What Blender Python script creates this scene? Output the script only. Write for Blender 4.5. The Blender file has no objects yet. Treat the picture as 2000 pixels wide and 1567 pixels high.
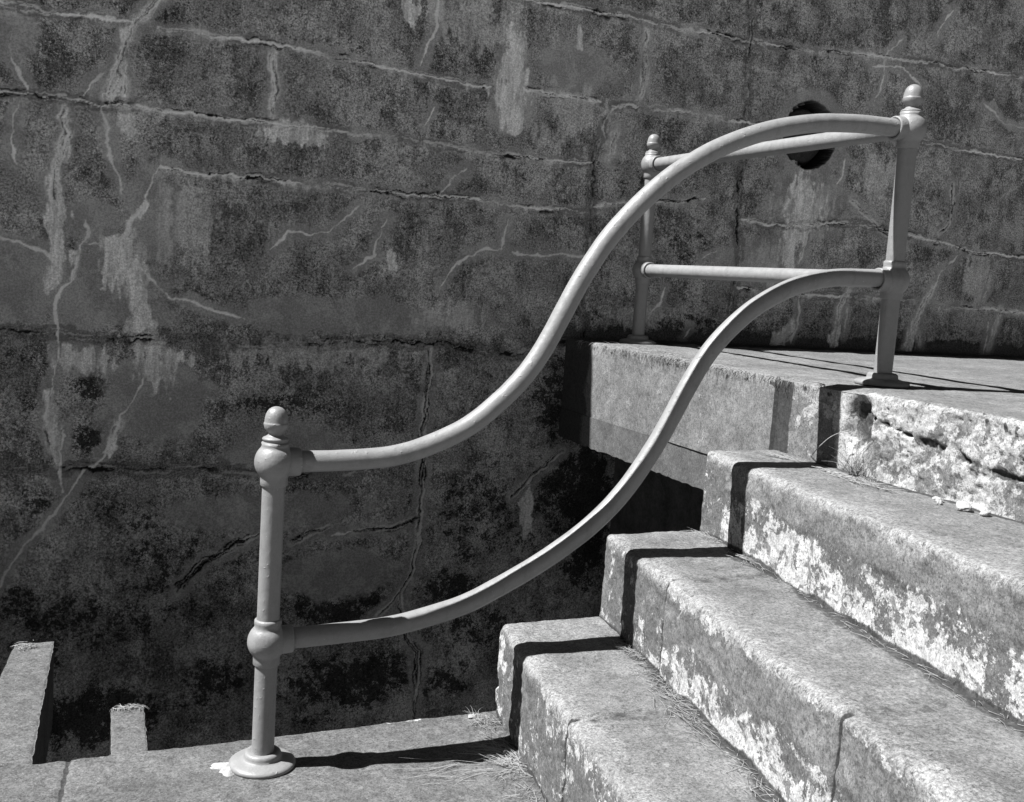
import bpy, math, random
import numpy as np
from mathutils import Matrix, Vector

random.seed(7)
D = bpy.data
SC = bpy.context.scene

# ------------------------------------------------------------------ camera
cam_d = D.cameras.new("camera")
cam_d.sensor_width = 36.0
cam_d.lens = 36.66
cam_d.clip_start = 0.05
cam_d.clip_end = 2000.0
cam = D.objects.new("camera", cam_d)
SC.collection.objects.link(cam)
RX = (0.91340746, -0.40136793, 0.0677539)
RY = (0.01369946, -0.13604564, -0.99060785)
RZ = (0.40681585, 0.90575679, -0.11876658)
cam.matrix_world = Matrix(((RX[0], -RY[0], -RZ[0], -0.535),
                           (RX[1], -RY[1], -RZ[1], -2.649),
                           (RX[2], -RY[2], -RZ[2], 1.324),
                           (0, 0, 0, 1)))
SC.camera = cam

# ------------------------------------------------------------------ light
SUN_TO = Vector((-0.68, 0.125, 1.0)).normalized()      # towards the sun
elev = math.asin(SUN_TO.z)
azim = math.atan2(SUN_TO.x, SUN_TO.y)
world = D.worlds.new("World")
SC.world = world
world.use_nodes = True
wn = world.node_tree.nodes
wl = world.node_tree.links
sky = wn.new("ShaderNodeTexSky")
sky.sky_type = 'NISHITA'
sky.sun_disc = False
sky.sun_elevation = elev
sky.sun_rotation = azim
sky.air_density = 0.35
sky.dust_density = 0.3
sky.ozone_density = 2.0
sky.altitude = 1200.0
bw = wn.new("ShaderNodeSeparateColor")                  # black-and-white film behind a red filter: the blue sky is dark
wl.new(sky.outputs[0], bw.inputs[0])
bg = wn["Background"]
wl.new(bw.outputs[0], bg.inputs[0])
bg.inputs[1].default_value = 0.05

sun_d = D.lights.new("sun", 'SUN')
sun_d.energy = 5.0
sun_d.angle = math.radians(0.53)
sun = D.objects.new("sun", sun_d)
sun.rotation_euler = SUN_TO.to_track_quat('Z', 'Y').to_euler()
sun.location = (0, 0, 8)
SC.collection.objects.link(sun)

SC.view_settings.view_transform = 'Standard'
SC.view_settings.look = 'None'
SC.view_settings.exposure = 1.2
SC.view_settings.gamma = 1.0
SC.view_settings.use_curve_mapping = False

# ------------------------------------------------------------------ helpers
def tag(o, label=None, cat=None, group=None, kind=None):
    if label: o['label'] = label
    if cat: o['category'] = cat
    if group: o['group'] = group
    if kind: o['kind'] = kind
    return o

def empty(name, loc=(0, 0, 0)):
    o = D.objects.new(name, None)
    o.location = loc
    o.empty_display_size = 0.1
    SC.collection.objects.link(o)
    return o

def mesh_obj(name, V, F, mat, parent=None, smooth=True, attrs=None, loc=None):
    """V (n,3) array, F list/array of faces -> one mesh object"""
    me = D.meshes.new(name)
    V = np.asarray(V, dtype=np.float32)
    if isinstance(F, np.ndarray) and F.ndim == 2:
        n = len(F); k = F.shape[1]
        me.vertices.add(len(V)); me.vertices.foreach_set('co', V.ravel())
        me.loops.add(n * k); me.loops.foreach_set('vertex_index', F.astype(np.int32).ravel())
        me.polygons.add(n)
        me.polygons.foreach_set('loop_start', np.arange(0, n * k, k, dtype=np.int32))
        me.polygons.foreach_set('loop_total', np.full(n, k, dtype=np.int32))
        me.update(calc_edges=True)
    else:
        me.from_pydata([tuple(map(float, v)) for v in V], [], [tuple(int(i) for i in f) for f in F])
    me.polygons.foreach_set('use_smooth', np.full(len(me.polygons), smooth, dtype=bool))
    for k_, a in (attrs or {}).items():
        at = me.attributes.new(k_, 'FLOAT', 'POINT')
        at.data.foreach_set('value', np.asarray(a, dtype=np.float32).ravel())
    me.materials.append(mat)
    me.update()
    o = D.objects.new(name, me)
    SC.collection.objects.link(o)
    if parent is not None: o.parent = parent
    if loc is not None: o.location = loc
    return o

def join(parts):
    Vs = []; Fs = []; n = 0
    for V, F in parts:
        V = np.asarray(V, dtype=float)
        Vs.append(V); Fs += [tuple(int(i) + n for i in f) for f in F]; n += len(V)
    return np.concatenate(Vs), Fs

# ---- vectorised value noise
def _h(ix, iy, iz, seed):
    h = (ix * 374761393 + iy * 668265263 + iz * 2147483647 + seed * 974634777) & 0xFFFFFFFF
    h = ((h ^ (h >> 13)) * 1274126177) & 0xFFFFFFFF
    h = ((h ^ (h >> 16)) * 2246822519) & 0xFFFFFFFF
    h = h ^ (h >> 15)
    return (h & 0xFFFFFF).astype(np.float64) / float(0xFFFFFF)

def vnoise(x, y, z, seed=0):
    x, y, z = np.broadcast_arrays(x, y, z)
    xi = np.floor(x); yi = np.floor(y); zi = np.floor(z)
    fx = x - xi; fy = y - yi; fz = z - zi
    fx = fx * fx * fx * (fx * (fx * 6 - 15) + 10); fy = fy * fy * fy * (fy * (fy * 6 - 15) + 10); fz = fz * fz * fz * (fz * (fz * 6 - 15) + 10)
    xi = xi.astype(np.int64) + 10000; yi = yi.astype(np.int64) + 10000; zi = zi.astype(np.int64) + 10000
    c = 0
    for a in (0, 1):
        wx = fx if a else 1 - fx
        for b in (0, 1):
            wy = fy if b else 1 - fy
            for d in (0, 1):
                wz = fz if d else 1 - fz
                c = c + wx * wy * wz * _h(xi + a, yi + b, zi + d, seed)
    return c * 2 - 1

def fbm(x, y, z, octaves=4, seed=0, gain=0.5):
    s = 0; a = 1.0; f = 1.0; t = 0
    for i in range(octaves):
        s = s + a * vnoise(x * f + 3.1 * i, y * f - 1.7 * i, z * f + 7.3 * i, seed + i)
        t += a; a *= gain; f *= 2.03
    return s / t

def sstep(a, b, x):
    t = np.clip((x - a) / (b - a), 0, 1)
    return t * t * (3 - 2 * t)

# ------------------------------------------------------------------ materials
class NT:
    def __init__(s, name):
        s.m = D.materials.new(name); s.m.use_nodes = True
        s.n = s.m.node_tree.nodes; s.l = s.m.node_tree.links
        s.b = s.n['Principled BSDF']
        s.tc = s.n.new('ShaderNodeTexCoord')
        s.co = s.tc.outputs['Object']
    def _in(s, sock, v):
        if isinstance(v, bpy.types.NodeSocket): s.l.new(v, sock)
        elif v is not None: sock.default_value = v
    def mp(s, scale):
        m = s.n.new('ShaderNodeMapping'); m.inputs['Scale'].default_value = scale
        s.l.new(s.co, m.inputs['Vector']); return m.outputs[0]
    def noise(s, scale, detail=4, rough=0.5, dist=0.0, vec=None):
        n = s.n.new('ShaderNodeTexNoise'); n.inputs['Scale'].default_value = scale
        n.inputs['Detail'].default_value = detail; n.inputs['Roughness'].default_value = rough
        n.inputs['Distortion'].default_value = dist
        s.l.new(vec or s.co, n.inputs['Vector']); return n.outputs['Fac']
    def voro(s, scale, feature='F1', vec=None):
        n = s.n.new('ShaderNodeTexVoronoi'); n.feature = feature; n.inputs['Scale'].default_value = scale
        s.l.new(vec or s.co, n.inputs['Vector']); return n.outputs['Distance']
    def math(s, op, a, b=None, c=None, clamp=False):
        n = s.n.new('ShaderNodeMath'); n.operation = op; n.use_clamp = clamp
        s._in(n.inputs[0], a); s._in(n.inputs[1], b)
        if c is not None: s._in(n.inputs[2], c)
        return n.outputs[0]
    def ss(s, v, a, b, o0=0.0, o1=1.0):
        n = s.n.new('ShaderNodeMapRange'); n.interpolation_type = 'SMOOTHSTEP'
        s._in(n.inputs['Value'], v)
        n.inputs['From Min'].default_value = a; n.inputs['From Max'].default_value = b
        n.inputs['To Min'].default_value = o0; n.inputs['To Max'].default_value = o1
        return n.outputs[0]
    def lin(s, v, a, b, o0=0.0, o1=1.0):
        n = s.n.new('ShaderNodeMapRange'); s._in(n.inputs['Value'], v)
        n.inputs['From Min'].default_value = a; n.inputs['From Max'].default_value = b
        n.inputs['To Min'].default_value = o0; n.inputs['To Max'].default_value = o1
        return n.outputs[0]
    def mix(s, f, a, b):
        n = s.n.new('ShaderNodeMix'); n.data_type = 'FLOAT'
        s._in(n.inputs[0], f); s._in(n.inputs[2], a); s._in(n.inputs[3], b); return n.outputs[0]
    def attr(s, name):
        n = s.n.new('ShaderNodeAttribute'); n.attribute_name = name; return n.outputs['Fac']
    def done(s, val, rough=0.9, bump=None, strength=0.3, dist=0.002, spec=0.3):
        s._in(s.b.inputs['Base Color'], None)
        c = s.n.new('ShaderNodeCombineColor')
        for i in range(3): s._in(c.inputs[i], val)
        s.l.new(c.outputs[0], s.b.inputs['Base Color'])
        s._in(s.b.inputs['Roughness'], rough)
        s.b.inputs['Specular IOR Level'].default_value = spec
        if bump is not None:
            b = s.n.new('ShaderNodeBump'); b.inputs['Strength'].default_value = strength
            b.inputs['Distance'].default_value = dist
            s.l.new(bump, b.inputs['Height']); s.l.new(b.outputs[0], s.b.inputs['Normal'])
        return s.m

def mat_wall():
    t = NT('old_wall_concrete')
    big = t.noise(1.6, 5, 0.6)
    mid = t.noise(9, 8, 0.7, 0.4)
    streak = t.noise(34, 6, 0.7, 0.15, t.mp((1.0, 1.0, 0.16)))
    fine = t.noise(80, 5, 0.85)
    fine2 = t.noise(130, 3, 0.8)
    lich_shade = t.attr('lichen_shade'); calc = t.attr('calcite'); blob = t.attr('blob'); halo = t.attr('halo'); dark = t.attr('crack'); band = t.attr('band')
    base = t.lin(big, 0.3, 0.7, 0.30, 0.43)
    base = t.math('MULTIPLY', base, t.lin(mid, 0.3, 0.7, 0.78, 1.22))
    base = t.math('MULTIPLY', base, t.lin(t.ss(t.noise(6.5, 10, 0.70, 0.2), 0.48, 0.52), 0, 1, 0.84, 1.16))
    clean = t.math('SUBTRACT', 1.0, t.math('MAXIMUM', halo, t.math('MULTIPLY', blob, 0.9)), clamp=True)
    # grime mottling: clouded patches of fine dark grain and short runs, none in the washed halo round the cracks
    grime = t.math('ADD', t.math('MULTIPLY', t.noise(6, 9, 0.72, 0.3), 0.82), t.math('MULTIPLY', streak, 0.18))
    gm = t.ss(grime, 0.44, 0.60)
    sn = t.math('ADD', t.math('ADD', t.math('MULTIPLY', t.noise(105, 4, 0.9), 0.86), t.math('MULTIPLY', streak, 0.14)), t.math('MULTIPLY', gm, 0.085))
    speck = t.math('MULTIPLY', t.ss(sn, 0.515, 0.560), t.lin(gm, 0, 1, 0.50, 1.0))
    speck = t.math('MULTIPLY', speck, clean)
    base = t.mix(t.math('MULTIPLY', speck, 0.84), base, 0.075)
    pits = t.math('MULTIPLY', t.ss(t.math('ADD', t.noise(88, 3, 0.8), t.math('MULTIPLY', gm, 0.07)), 0.61, 0.64), clean)
    base = t.mix(t.math('MULTIPLY', pits, 0.8), base, 0.025)
    # black lichen colonies and painted recess shade, grainy at every scale
    ln = t.math('ADD', t.math('ADD', t.math('MULTIPLY', t.noise(15, 10, 0.8, 0.1), 0.62), t.math('MULTIPLY', t.noise(90, 6, 0.85), 0.38)), t.math('MULTIPLY', lich_shade, 0.085))
    lm = t.math('MULTIPLY', t.ss(ln, 0.590, 0.612), t.ss(lich_shade, 0.3, 0.8))
    lm = t.math('MULTIPLY', lm, t.math('ADD', 0.1, t.math('MULTIPLY', clean, 0.9)))
    base = t.mix(t.math('MULTIPLY', lm, 0.9), base, 0.016)
    base = t.mix(t.math('MULTIPLY', halo, 0.45), base, t.lin(mid, 0.3, 0.7, 0.27, 0.34))
    # smooth darker joint bands
    base = t.mix(t.math('MULTIPLY', band, 0.7), base, t.lin(fine, 0.3, 0.7, 0.10, 0.15))
    # efflorescence
    bn = t.math('ADD', t.math('MULTIPLY', streak, 0.6), t.math('MULTIPLY', t.noise(60, 8, 0.85), 0.4))
    base = t.mix(t.math('MULTIPLY', blob, t.ss(bn, 0.34, 0.56, 0.45, 1.0)), base, t.lin(bn, 0.40, 0.60, 0.58, 0.92))
    gr = t.lin(fine2, 0.39, 0.61, 0.48, 1.55)
    gr = t.mix(t.math('MULTIPLY', t.math('MAXIMUM', halo, blob), 0.55), gr, 1.0)
    base = t.math('MULTIPLY', base, gr)
    base = t.mix(dark, base, 0.012)
    base = t.mix(calc, base, t.lin(fine, 0.35, 0.65, 0.70, 0.98))
    h = t.math('ADD', t.math('MULTIPLY', fine, 0.6), t.math('MULTIPLY', fine2, 0.4))
    return t.done(base, 0.95, h, 0.5, 0.003, 0.2)

def mat_concrete(name, lo=0.116, hi=0.156, white=0.50, grey=0.084, grain=0.56, wscale=15.0):
    """weathered concrete: attribute 'white' = lime wash, 'dark' = dirt, crevices and painted shade, 'worn' = arrises rubbed pale"""
    t = NT(name)
    w = t.attr('white'); d = t.attr('dark'); wn_ = t.attr('worn')
    big = t.noise(2.4, 4, 0.6); fine = t.noise(82, 4, 0.88); fine2 = t.noise(190, 2, 0.8)
    st = t.noise(34, 7, 0.75, 0.2, t.mp((1, 1, 0.6)))
    md = t.noise(18, 8, 0.78)
    base = t.lin(big, 0.3, 0.7, lo, hi)
    base = t.math('MULTIPLY', base, t.lin(md, 0.36, 0.64, 0.74, 1.26))
    base = t.math('MULTIPLY', base, t.lin(t.noise(5, 6, 0.7, 0.3), 0.36, 0.64, 0.84, 1.14))
    # crisp flaked edges: a fractal threshold pushed by 'white'
    P = t.math('ADD', t.noise(wscale, 12, 0.66, 0.25), t.math('MULTIPLY', t.math('SUBTRACT', t.noise(85, 6, 0.85), 0.5), 0.34))
    P = t.math('ADD', P, t.math('MULTIPLY', t.math('SUBTRACT', w, 0.5), 0.26))
    act = t.ss(w, 0.04, 0.2)
    wm = t.math('MULTIPLY', t.ss(P, 0.495, 0.515), act)
    isl = t.ss(t.noise(24, 5, 0.62, 0.5), 0.555, 0.575)                      # rounded bare islands in the wash
    spk = t.ss(t.noise(62, 5, 0.8), 0.62, 0.64)                             # crumbs of wash on the bare parts
    wm = t.math('MAXIMUM', t.math('MULTIPLY', wm, t.math('SUBTRACT', 1.0, t.math('MULTIPLY', isl, 0.85))), t.math('MULTIPLY', t.math('MULTIPLY', spk, act), 0.85))
    smear = t.math('MULTIPLY', t.ss(t.math('ADD', P, t.math('MULTIPLY', t.math('SUBTRACT', st, 0.5), 0.5)), 0.42, 0.60), act)
    base = t.mix(t.math('MULTIPLY', act, 0.75), base, t.lin(st, 0.3, 0.7, grey * 0.75, grey * 1.30))
    base = t.mix(t.math('MULTIPLY', smear, 0.16), base, white * 0.6)
    base = t.mix(t.math('MULTIPLY', wm, 0.80), base, t.lin(md, 0.36, 0.64, white * 0.68, white * 1.10))
    base = t.mix(t.math('MULTIPLY', t.ss(t.math('ADD', t.math('MULTIPLY', t.noise(80, 5, 0.85), 1.0), t.math('MULTIPLY', wn_, 0.16)), 0.545, 0.60), wn_), base, 0.24)
    g = t.math('ADD', t.math('MULTIPLY', fine, 0.55), t.math('MULTIPLY', fine2, 0.45))
    base = t.math('MULTIPLY', base, t.lin(g, 0.38, 0.62, 1 - grain, 1 + grain))
    lightspk = t.math('MULTIPLY', t.ss(t.noise(170, 2, 0.6), 0.68, 0.72), 0.6)
    base = t.mix(lightspk, base, 0.32)
    pit = t.ss(t.math('ADD', t.noise(100, 3, 0.75), t.math('MULTIPLY', t.noise(6, 3, 0.6), 0.10)), 0.665, 0.70)
    base = t.mix(t.math('MULTIPLY', pit, 0.75), base, 0.03)
    dm = t.ss(t.math('ADD', d, t.math('MULTIPLY', t.math('SUBTRACT', t.noise(60, 7, 0.8), 0.5), 1.1)), 0.3, 0.7)
    base = t.mix(t.math('MULTIPLY', t.math('MULTIPLY', dm, t.ss(d, 0.02, 0.15)), 0.9), base, t.lin(fine, 0.3, 0.7, 0.012, 0.05))
    h = t.math('ADD', t.math('MULTIPLY', t.noise(120, 5, 0.8), 0.5), t.math('ADD', t.math('MULTIPLY', fine, 0.25), t.math('MULTIPLY', wm, 0.45)))
    return t.done(base, 0.93, h, 0.6, 0.004, 0.25)

def mat_paint(name, c):
    t = NT(name)
    n = t.noise(35, 4, 0.6); f = t.noise(260, 3, 0.7)
    v = t.math('MULTIPLY', t.lin(n, 0.3, 0.7, c * 0.93, c * 1.07), t.lin(f, 0.3, 0.7, 0.93, 1.07))
    drip = t.noise(26, 6, 0.75, 0.1, t.mp((1, 1, 0.2)))
    v = t.math('MULTIPLY', v, t.lin(t.ss(drip, 0.50, 0.72), 0, 1, 1.0, 0.80))
    chip = t.ss(t.noise(42, 6, 0.85), 0.705, 0.72)
    v = t.mix(t.math('MULTIPLY', chip, 0.75), v, 0.05)
    v = t.mix(t.math('MULTIPLY', t.ss(t.noise(150, 2, 0.6), 0.74, 0.77), 0.7), v, 0.5)
    h = t.math('ADD', t.math('MULTIPLY', n, 0.8), t.math('ADD', t.math('MULTIPLY', f, 0.12), t.math('MULTIPLY', t.ss(t.noise(70, 2, 0.5), 0.66, 0.74), 0.35)))
    return t.done(v, t.lin(n, 0.3, 0.7, 0.40, 0.56), h, 0.75, 0.003, 0.5)

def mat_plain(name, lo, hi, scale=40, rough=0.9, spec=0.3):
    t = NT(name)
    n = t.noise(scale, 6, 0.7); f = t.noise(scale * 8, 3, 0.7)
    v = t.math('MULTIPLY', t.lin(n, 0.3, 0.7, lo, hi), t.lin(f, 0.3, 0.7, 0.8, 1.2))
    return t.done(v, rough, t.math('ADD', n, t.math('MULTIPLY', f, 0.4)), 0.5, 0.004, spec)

M_WALL = mat_wall()
M_STEP = mat_concrete('weathered_step_concrete')
M_ROCK = mat_concrete('spalled_limewashed_concrete', white=0.42, grey=0.125, grain=0.35, wscale=11)
M_DECK = mat_concrete('platform_concrete', lo=0.088, hi=0.112, grain=0.55)
M_BEAMF = mat_concrete('cast_beam_concrete', lo=0.080, hi=0.10, grey=0.10, grain=0.4)
M_PAINT = mat_paint('grey_railing_paint', 0.218)
M_IRON = mat_plain('dark_rusted_iron', 0.02, 0.08, 40, 0.7)
M_PIT = mat_plain('dark_pit_concrete', 0.01, 0.04, 12)  # near-black tone throughout, for pit sides and hidden cores
M_PITF = mat_plain('pit_bounce_floor', 0.09, 0.16, 6)  # unseen floor, brightened to bounce sun up onto the lower wall
M_STRAW = mat_plain('dry_straw', 0.22, 0.38, 90)
M_TWIG = mat_plain('brown_leaf_litter', 0.02, 0.10, 90)
M_SLAB = mat_concrete('landing_slab_concrete', lo=0.125, hi=0.165, white=0.42, grey=0.125, grain=0.5, wscale=13)
M_PIER = mat_plain('under_landing_concrete', 0.04, 0.12, 10)
M_CHIP = mat_plain('white_mortar_chip', 0.24, 0.40, 60)
M_APRON = mat_plain('bounce_apron', 0.2, 0.26, 2.0)  # unseen outer ground, made paler than the platform to throw light on the wall
M_SOIL = mat_plain('hill_soil', 0.10, 0.2, 3)
# ---- traced crack and stain layout of the wall, in metres (x along the wall, z up)
LINES={
 'course':[
  [(-0.812,2.19),(-0.641,2.185),(-0.524,2.177),(-0.401,2.183),(-0.265,2.186)],
  [(-0.21,2.179),(-0.049,2.185),(0.067,2.179),(0.206,2.189),(0.329,2.183),(0.497,2.177),(0.628,2.161),(0.761,2.157),(0.967,2.149),(1.23,2.146)],
  [(1.373,2.156),(1.479,2.152),(1.634,2.154),(1.783,2.152)],
  [(-0.81,1.867),(-0.71,1.867),(-0.624,1.869),(-0.52,1.872),(-0.422,1.869),(-0.359,1.864),(-0.23,1.874),(-0.088,1.874),(0.058,1.867),(0.218,1.87),(0.342,1.875),(0.511,1.88),(0.643,1.875),(0.822,1.878),(0.961,1.868),(1.104,1.862),(1.251,1.856),(1.451,1.86),(1.606,1.86),(1.752,1.868)],
  [(-0.134,1.655),(0.006,1.645),(0.125,1.643),(0.268,1.643),(0.436,1.643),(0.544,1.649),(0.699,1.643),(0.882,1.642),(1.022,1.651),(1.191,1.649),(1.366,1.637),(1.625,1.637),(1.758,1.637)],
  [(1.299,2.544),(1.449,2.536),(1.601,2.545),(1.759,2.541),(1.921,2.544),(2.06,2.536),(2.23,2.539),(2.524,2.543),(2.865,2.545),(3.391,2.583),(3.89,2.602),(4.67,2.632)],
  [(1.85,2.135),(1.985,2.159),(2.126,2.154),(2.27,2.155),(2.388,2.155),(2.569,2.152),(2.786,2.16)],
  [(3.177,2.163),(3.733,2.192),(3.958,2.176),(4.188,2.174),(4.756,2.166)],
  [(1.783,1.667),(1.972,1.708),(2.14,1.723),(2.399,1.771)],
  [(2.623,1.678),(2.78,1.676),(2.974,1.676),(3.169,1.711),(3.374,1.719),(3.588,1.704),(3.772,1.686),(4.04,1.656),(4.199,1.633),(4.854,1.633)],
  [(2.63,1.342),(3.018,1.325),(3.496,1.343),(3.863,1.335),(4.056,1.316),(4.369,1.323),(4.914,1.311)],
 ],
 'rough':[
  [(-0.805,0.992),(-0.702,0.99),(-0.525,0.988),(-0.416,0.978),(-0.266,0.978),(-0.132,0.979),(0.047,0.959),(0.252,0.976),(0.466,0.98),(0.688,0.997),(0.92,0.996),(1.063,1.001),(1.212,0.984),(1.416,0.972),(1.569,1.013),(1.701,1.034)],
  [(-0.802,0.466),(-0.59,0.458),(-0.369,0.461),(-0.196,0.442),(-0.038,0.453),(0.146,0.442),(0.317,0.413),(0.718,0.418)],
  [(2.561,2.753),(2.58,2.588),(2.569,2.416),(2.589,2.297),(2.585,2.149),(2.586,2.001),(2.591,1.826),(2.59,1.701),(2.613,1.551),(2.624,1.398),(2.61,1.244),(2.593,1.114)],
  [(1.809,2.079),(1.787,1.984),(1.761,1.911),(1.754,1.841),(1.768,1.748),(1.767,1.631),(1.771,1.489),(1.77,1.441),(1.769,1.297),(1.773,1.153),(1.777,1.044)],
 ],
 'crackv':[
  [(1.016,0.981),(1.02,0.844),(1.014,0.705),(1.015,0.566),(1.014,0.425),(1.01,0.284),(1.011,0.142),(1.005,0.046),(0.999,-0.025),(0.972,-0.096),(0.945,-0.13),(0.893,-0.199),(0.835,-0.243)],
  [(0.945,-0.13),(0.949,-0.215),(0.999,-0.352),(1.053,-0.43),(1.046,-0.516),(1.04,-0.714),(1.043,-0.839)],
  [(3.98,1.986),(4.013,1.878),(3.993,1.765),(3.935,1.718)],
  [(0.294,0.169),(0.199,0.128),(0.138,0.076),(0.076,0.046),(-0.004,-0.016),(-0.033,-0.069)],
  [(1.717,0.515),(1.615,0.429),(1.541,0.357),(1.466,0.297)],
  [(1.007,0.208),(0.896,0.174),(0.777,0.169),(0.708,0.162)],
  [(0.592,0.185),(0.503,0.161),(0.416,0.115)],
  [(3.288,1.84),(3.402,1.77),(3.517,1.699),(3.705,1.645)],
 ],
 'calc':[
  [(-0.677,1.994),(-0.651,1.965),(-0.633,1.912),(-0.619,1.874)],
  [(-0.352,1.992),(-0.397,1.935),(-0.432,1.883)],
  [(-0.645,1.837),(-0.661,1.789),(-0.666,1.723),(-0.665,1.649),(-0.659,1.612)],
  [(-0.363,1.863),(-0.334,1.781),(-0.343,1.722),(-0.318,1.648),(-0.289,1.573),(-0.279,1.539)],
  [(-0.134,1.657),(-0.167,1.614),(-0.185,1.563),(-0.197,1.503),(-0.221,1.461),(-0.257,1.418),(-0.275,1.368),(-0.302,1.34),(-0.348,1.327),(-0.385,1.336),(-0.413,1.347),(-0.431,1.307),(-0.443,1.277),(-0.457,1.227),(-0.46,1.197),(-0.492,1.156),(-0.505,1.116),(-0.512,1.047),(-0.503,0.929),(-0.497,0.89),(-0.509,0.849),(-0.517,0.769),(-0.53,0.689),(-0.535,0.629)],
  [(-0.474,0.609),(-0.488,0.528),(-0.494,0.446),(-0.485,0.364)],
  [(-0.418,1.425),(-0.408,1.377),(-0.413,1.347)],
  [(-0.807,1.346),(-0.705,1.335),(-0.644,1.33),(-0.592,1.305),(-0.547,1.295),(-0.52,1.262)],
  [(-0.231,1.261),(-0.147,1.206),(-0.097,1.152),(0.002,1.133),(0.083,1.106),(0.207,1.074)],
  [(-0.18,0.827),(-0.213,0.754),(-0.241,0.692),(-0.274,0.63),(-0.296,0.589),(-0.323,0.527),(-0.36,0.465),(-0.407,0.445),(-0.443,0.384),(-0.488,0.303),(-0.542,0.222),(-0.605,0.163),(-0.658,0.063),(-0.694,-0.007),(-0.764,-0.095)],
  [(0.658,1.568),(0.595,1.509),(0.532,1.451),(0.445,1.444),(0.371,1.442),(0.33,1.393),(0.3,1.364)],
  [(1.134,1.777),(1.076,1.738),(1.055,1.698),(1.027,1.656)],
  [(0.975,2.021),(0.95,1.971),(0.939,1.931)],
  [(1.358,1.573),(1.349,1.526),(1.338,1.441)],
  [(1.047,1.255),(1.113,1.361),(1.231,1.431),(1.343,1.441)],
  [(1.382,1.428),(1.51,1.43),(1.641,1.434),(1.749,1.435)],
  [(0.958,2.476),(0.96,2.34),(0.924,2.281),(0.915,2.248),(0.9,2.193)],
  [(0.796,1.537),(0.744,1.435),(0.732,1.369),(0.649,1.309)],
  [(1.827,1.965),(1.799,2.032),(1.826,2.093),(1.876,2.146),(1.985,2.157)],
  [(3.019,1.317),(3.036,1.238),(3.032,1.158),(3.008,1.09)],
  [(3.347,1.281),(3.351,1.117)],
  [(4.383,1.245),(4.38,1.068)],
  [(4.087,1.603),(3.987,1.511),(3.929,1.395),(3.867,1.307)],
  [(2.209,1.323),(2.187,1.247),(2.114,1.169)],
  [(3.423,2.484),(3.401,2.39),(3.375,2.335)],
  [(3.845,2.887),(3.754,2.768),(3.76,2.729)],
  [(3.226,2.044),(3.22,1.965),(3.194,1.91)],
  [(2.487,1.516),(2.43,1.487),(2.401,1.473)],
  [(0.345,0.234),(0.294,0.169),(0.22,0.145)],
  [(2.377,1.13),(2.347,1.078)],
  [(3.515,2.692),(3.408,2.586),(3.429,2.485)],
  [(3.331,2.523),(3.535,2.552),(3.691,2.468)],
  [(3.0,1.474),(3.036,1.582),(3.042,1.661)],
  [(0.708,0.165),(0.594,0.142)],
  [(4.143,2.445),(4.314,2.356),(4.476,2.347)],
  [(4.349,1.447),(4.323,1.359)],
 ],
 'broad':[
  [(-0.166,2.3),(-0.211,2.236),(-0.253,2.195),(-0.274,2.151),(-0.294,2.091),(-0.299,2.033),(-0.31,1.975),(-0.333,1.924),(-0.345,1.875)],
  [(-0.29,2.035),(-0.282,1.96),(-0.286,1.886)],
  [(0.288,2.173),(0.275,2.135),(0.271,2.094),(0.293,2.057),(0.301,2.008),(0.286,1.965),(0.282,1.924),(0.269,1.892)],
  [(-0.49,1.847),(-0.501,1.808),(-0.478,1.754),(-0.491,1.696),(-0.516,1.627),(-0.537,1.549),(-0.536,1.511),(-0.523,1.474)],
  [(1.984,2.52),(1.992,2.428),(1.996,2.336),(1.989,2.265),(1.977,2.182)],
  [(3.943,1.424),(3.867,1.307),(3.828,1.192),(3.782,1.077)],
  [(3.847,1.193),(3.879,1.103)],
  [(3.351,1.376),(3.295,1.278),(3.289,1.114)],
  [(3.023,1.158),(2.98,1.103),(2.918,1.068)],
  [(-0.535,0.629),(-0.525,0.589),(-0.519,0.528)],
  [(-0.274,0.63),(-0.305,0.547)],
  [(4.468,1.337),(4.433,1.188),(4.407,1.098)],
  [(1.872,2.04),(1.842,1.92),(1.83,1.895)],
 ],
}
BLOBS=[(1.332,2.265,0.054,0.098),(1.331,2.11,0.08,0.099),(1.35,2.024,0.05,0.067),(1.31,2.393,0.074,0.13),(0.844,2.395,0.041,0.05),(1.647,2.411,0.02,0.044),(0.824,1.357,0.037,0.039),(2.993,1.787,0.181,0.129),(-0.517,1.417,0.039,0.087),(-0.502,1.282,0.054,0.077),(-0.528,1.203,0.032,0.059),(-0.264,1.289,0.086,0.076),(-0.223,1.182,0.045,0.091),(-0.201,1.062,0.038,0.092),(-0.189,0.96,0.05,0.061),(-0.13,0.921,0.108,0.062),(-0.148,0.849,0.043,0.042),(-0.229,1.02,0.027,0.061),(-0.319,1.256,0.026,0.08),(2.938,1.575,0.071,0.117),(2.806,1.462,0.128,0.129),(1.639,2.104,0.157,0.113),(1.521,1.954,0.103,0.068),(0.468,0.941,0.36,0.066),(1.104,1.122,0.148,0.068),(4.26,1.5,0.119,0.172),(-0.414,0.892,0.093,0.05),(-0.52,0.649,0.025,0.081),(1.551,0.22,0.032,0.1),(-0.284,1.806,0.044,0.058),(2.079,1.167,0.174,0.061),(3.445,1.961,0.139,0.132),(1.115,2.406,0.216,0.106),(0.385,1.845,0.127,0.041),(-0.028,1.457,0.099,0.202),(-0.125,1.469,0.038,0.18)]
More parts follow.
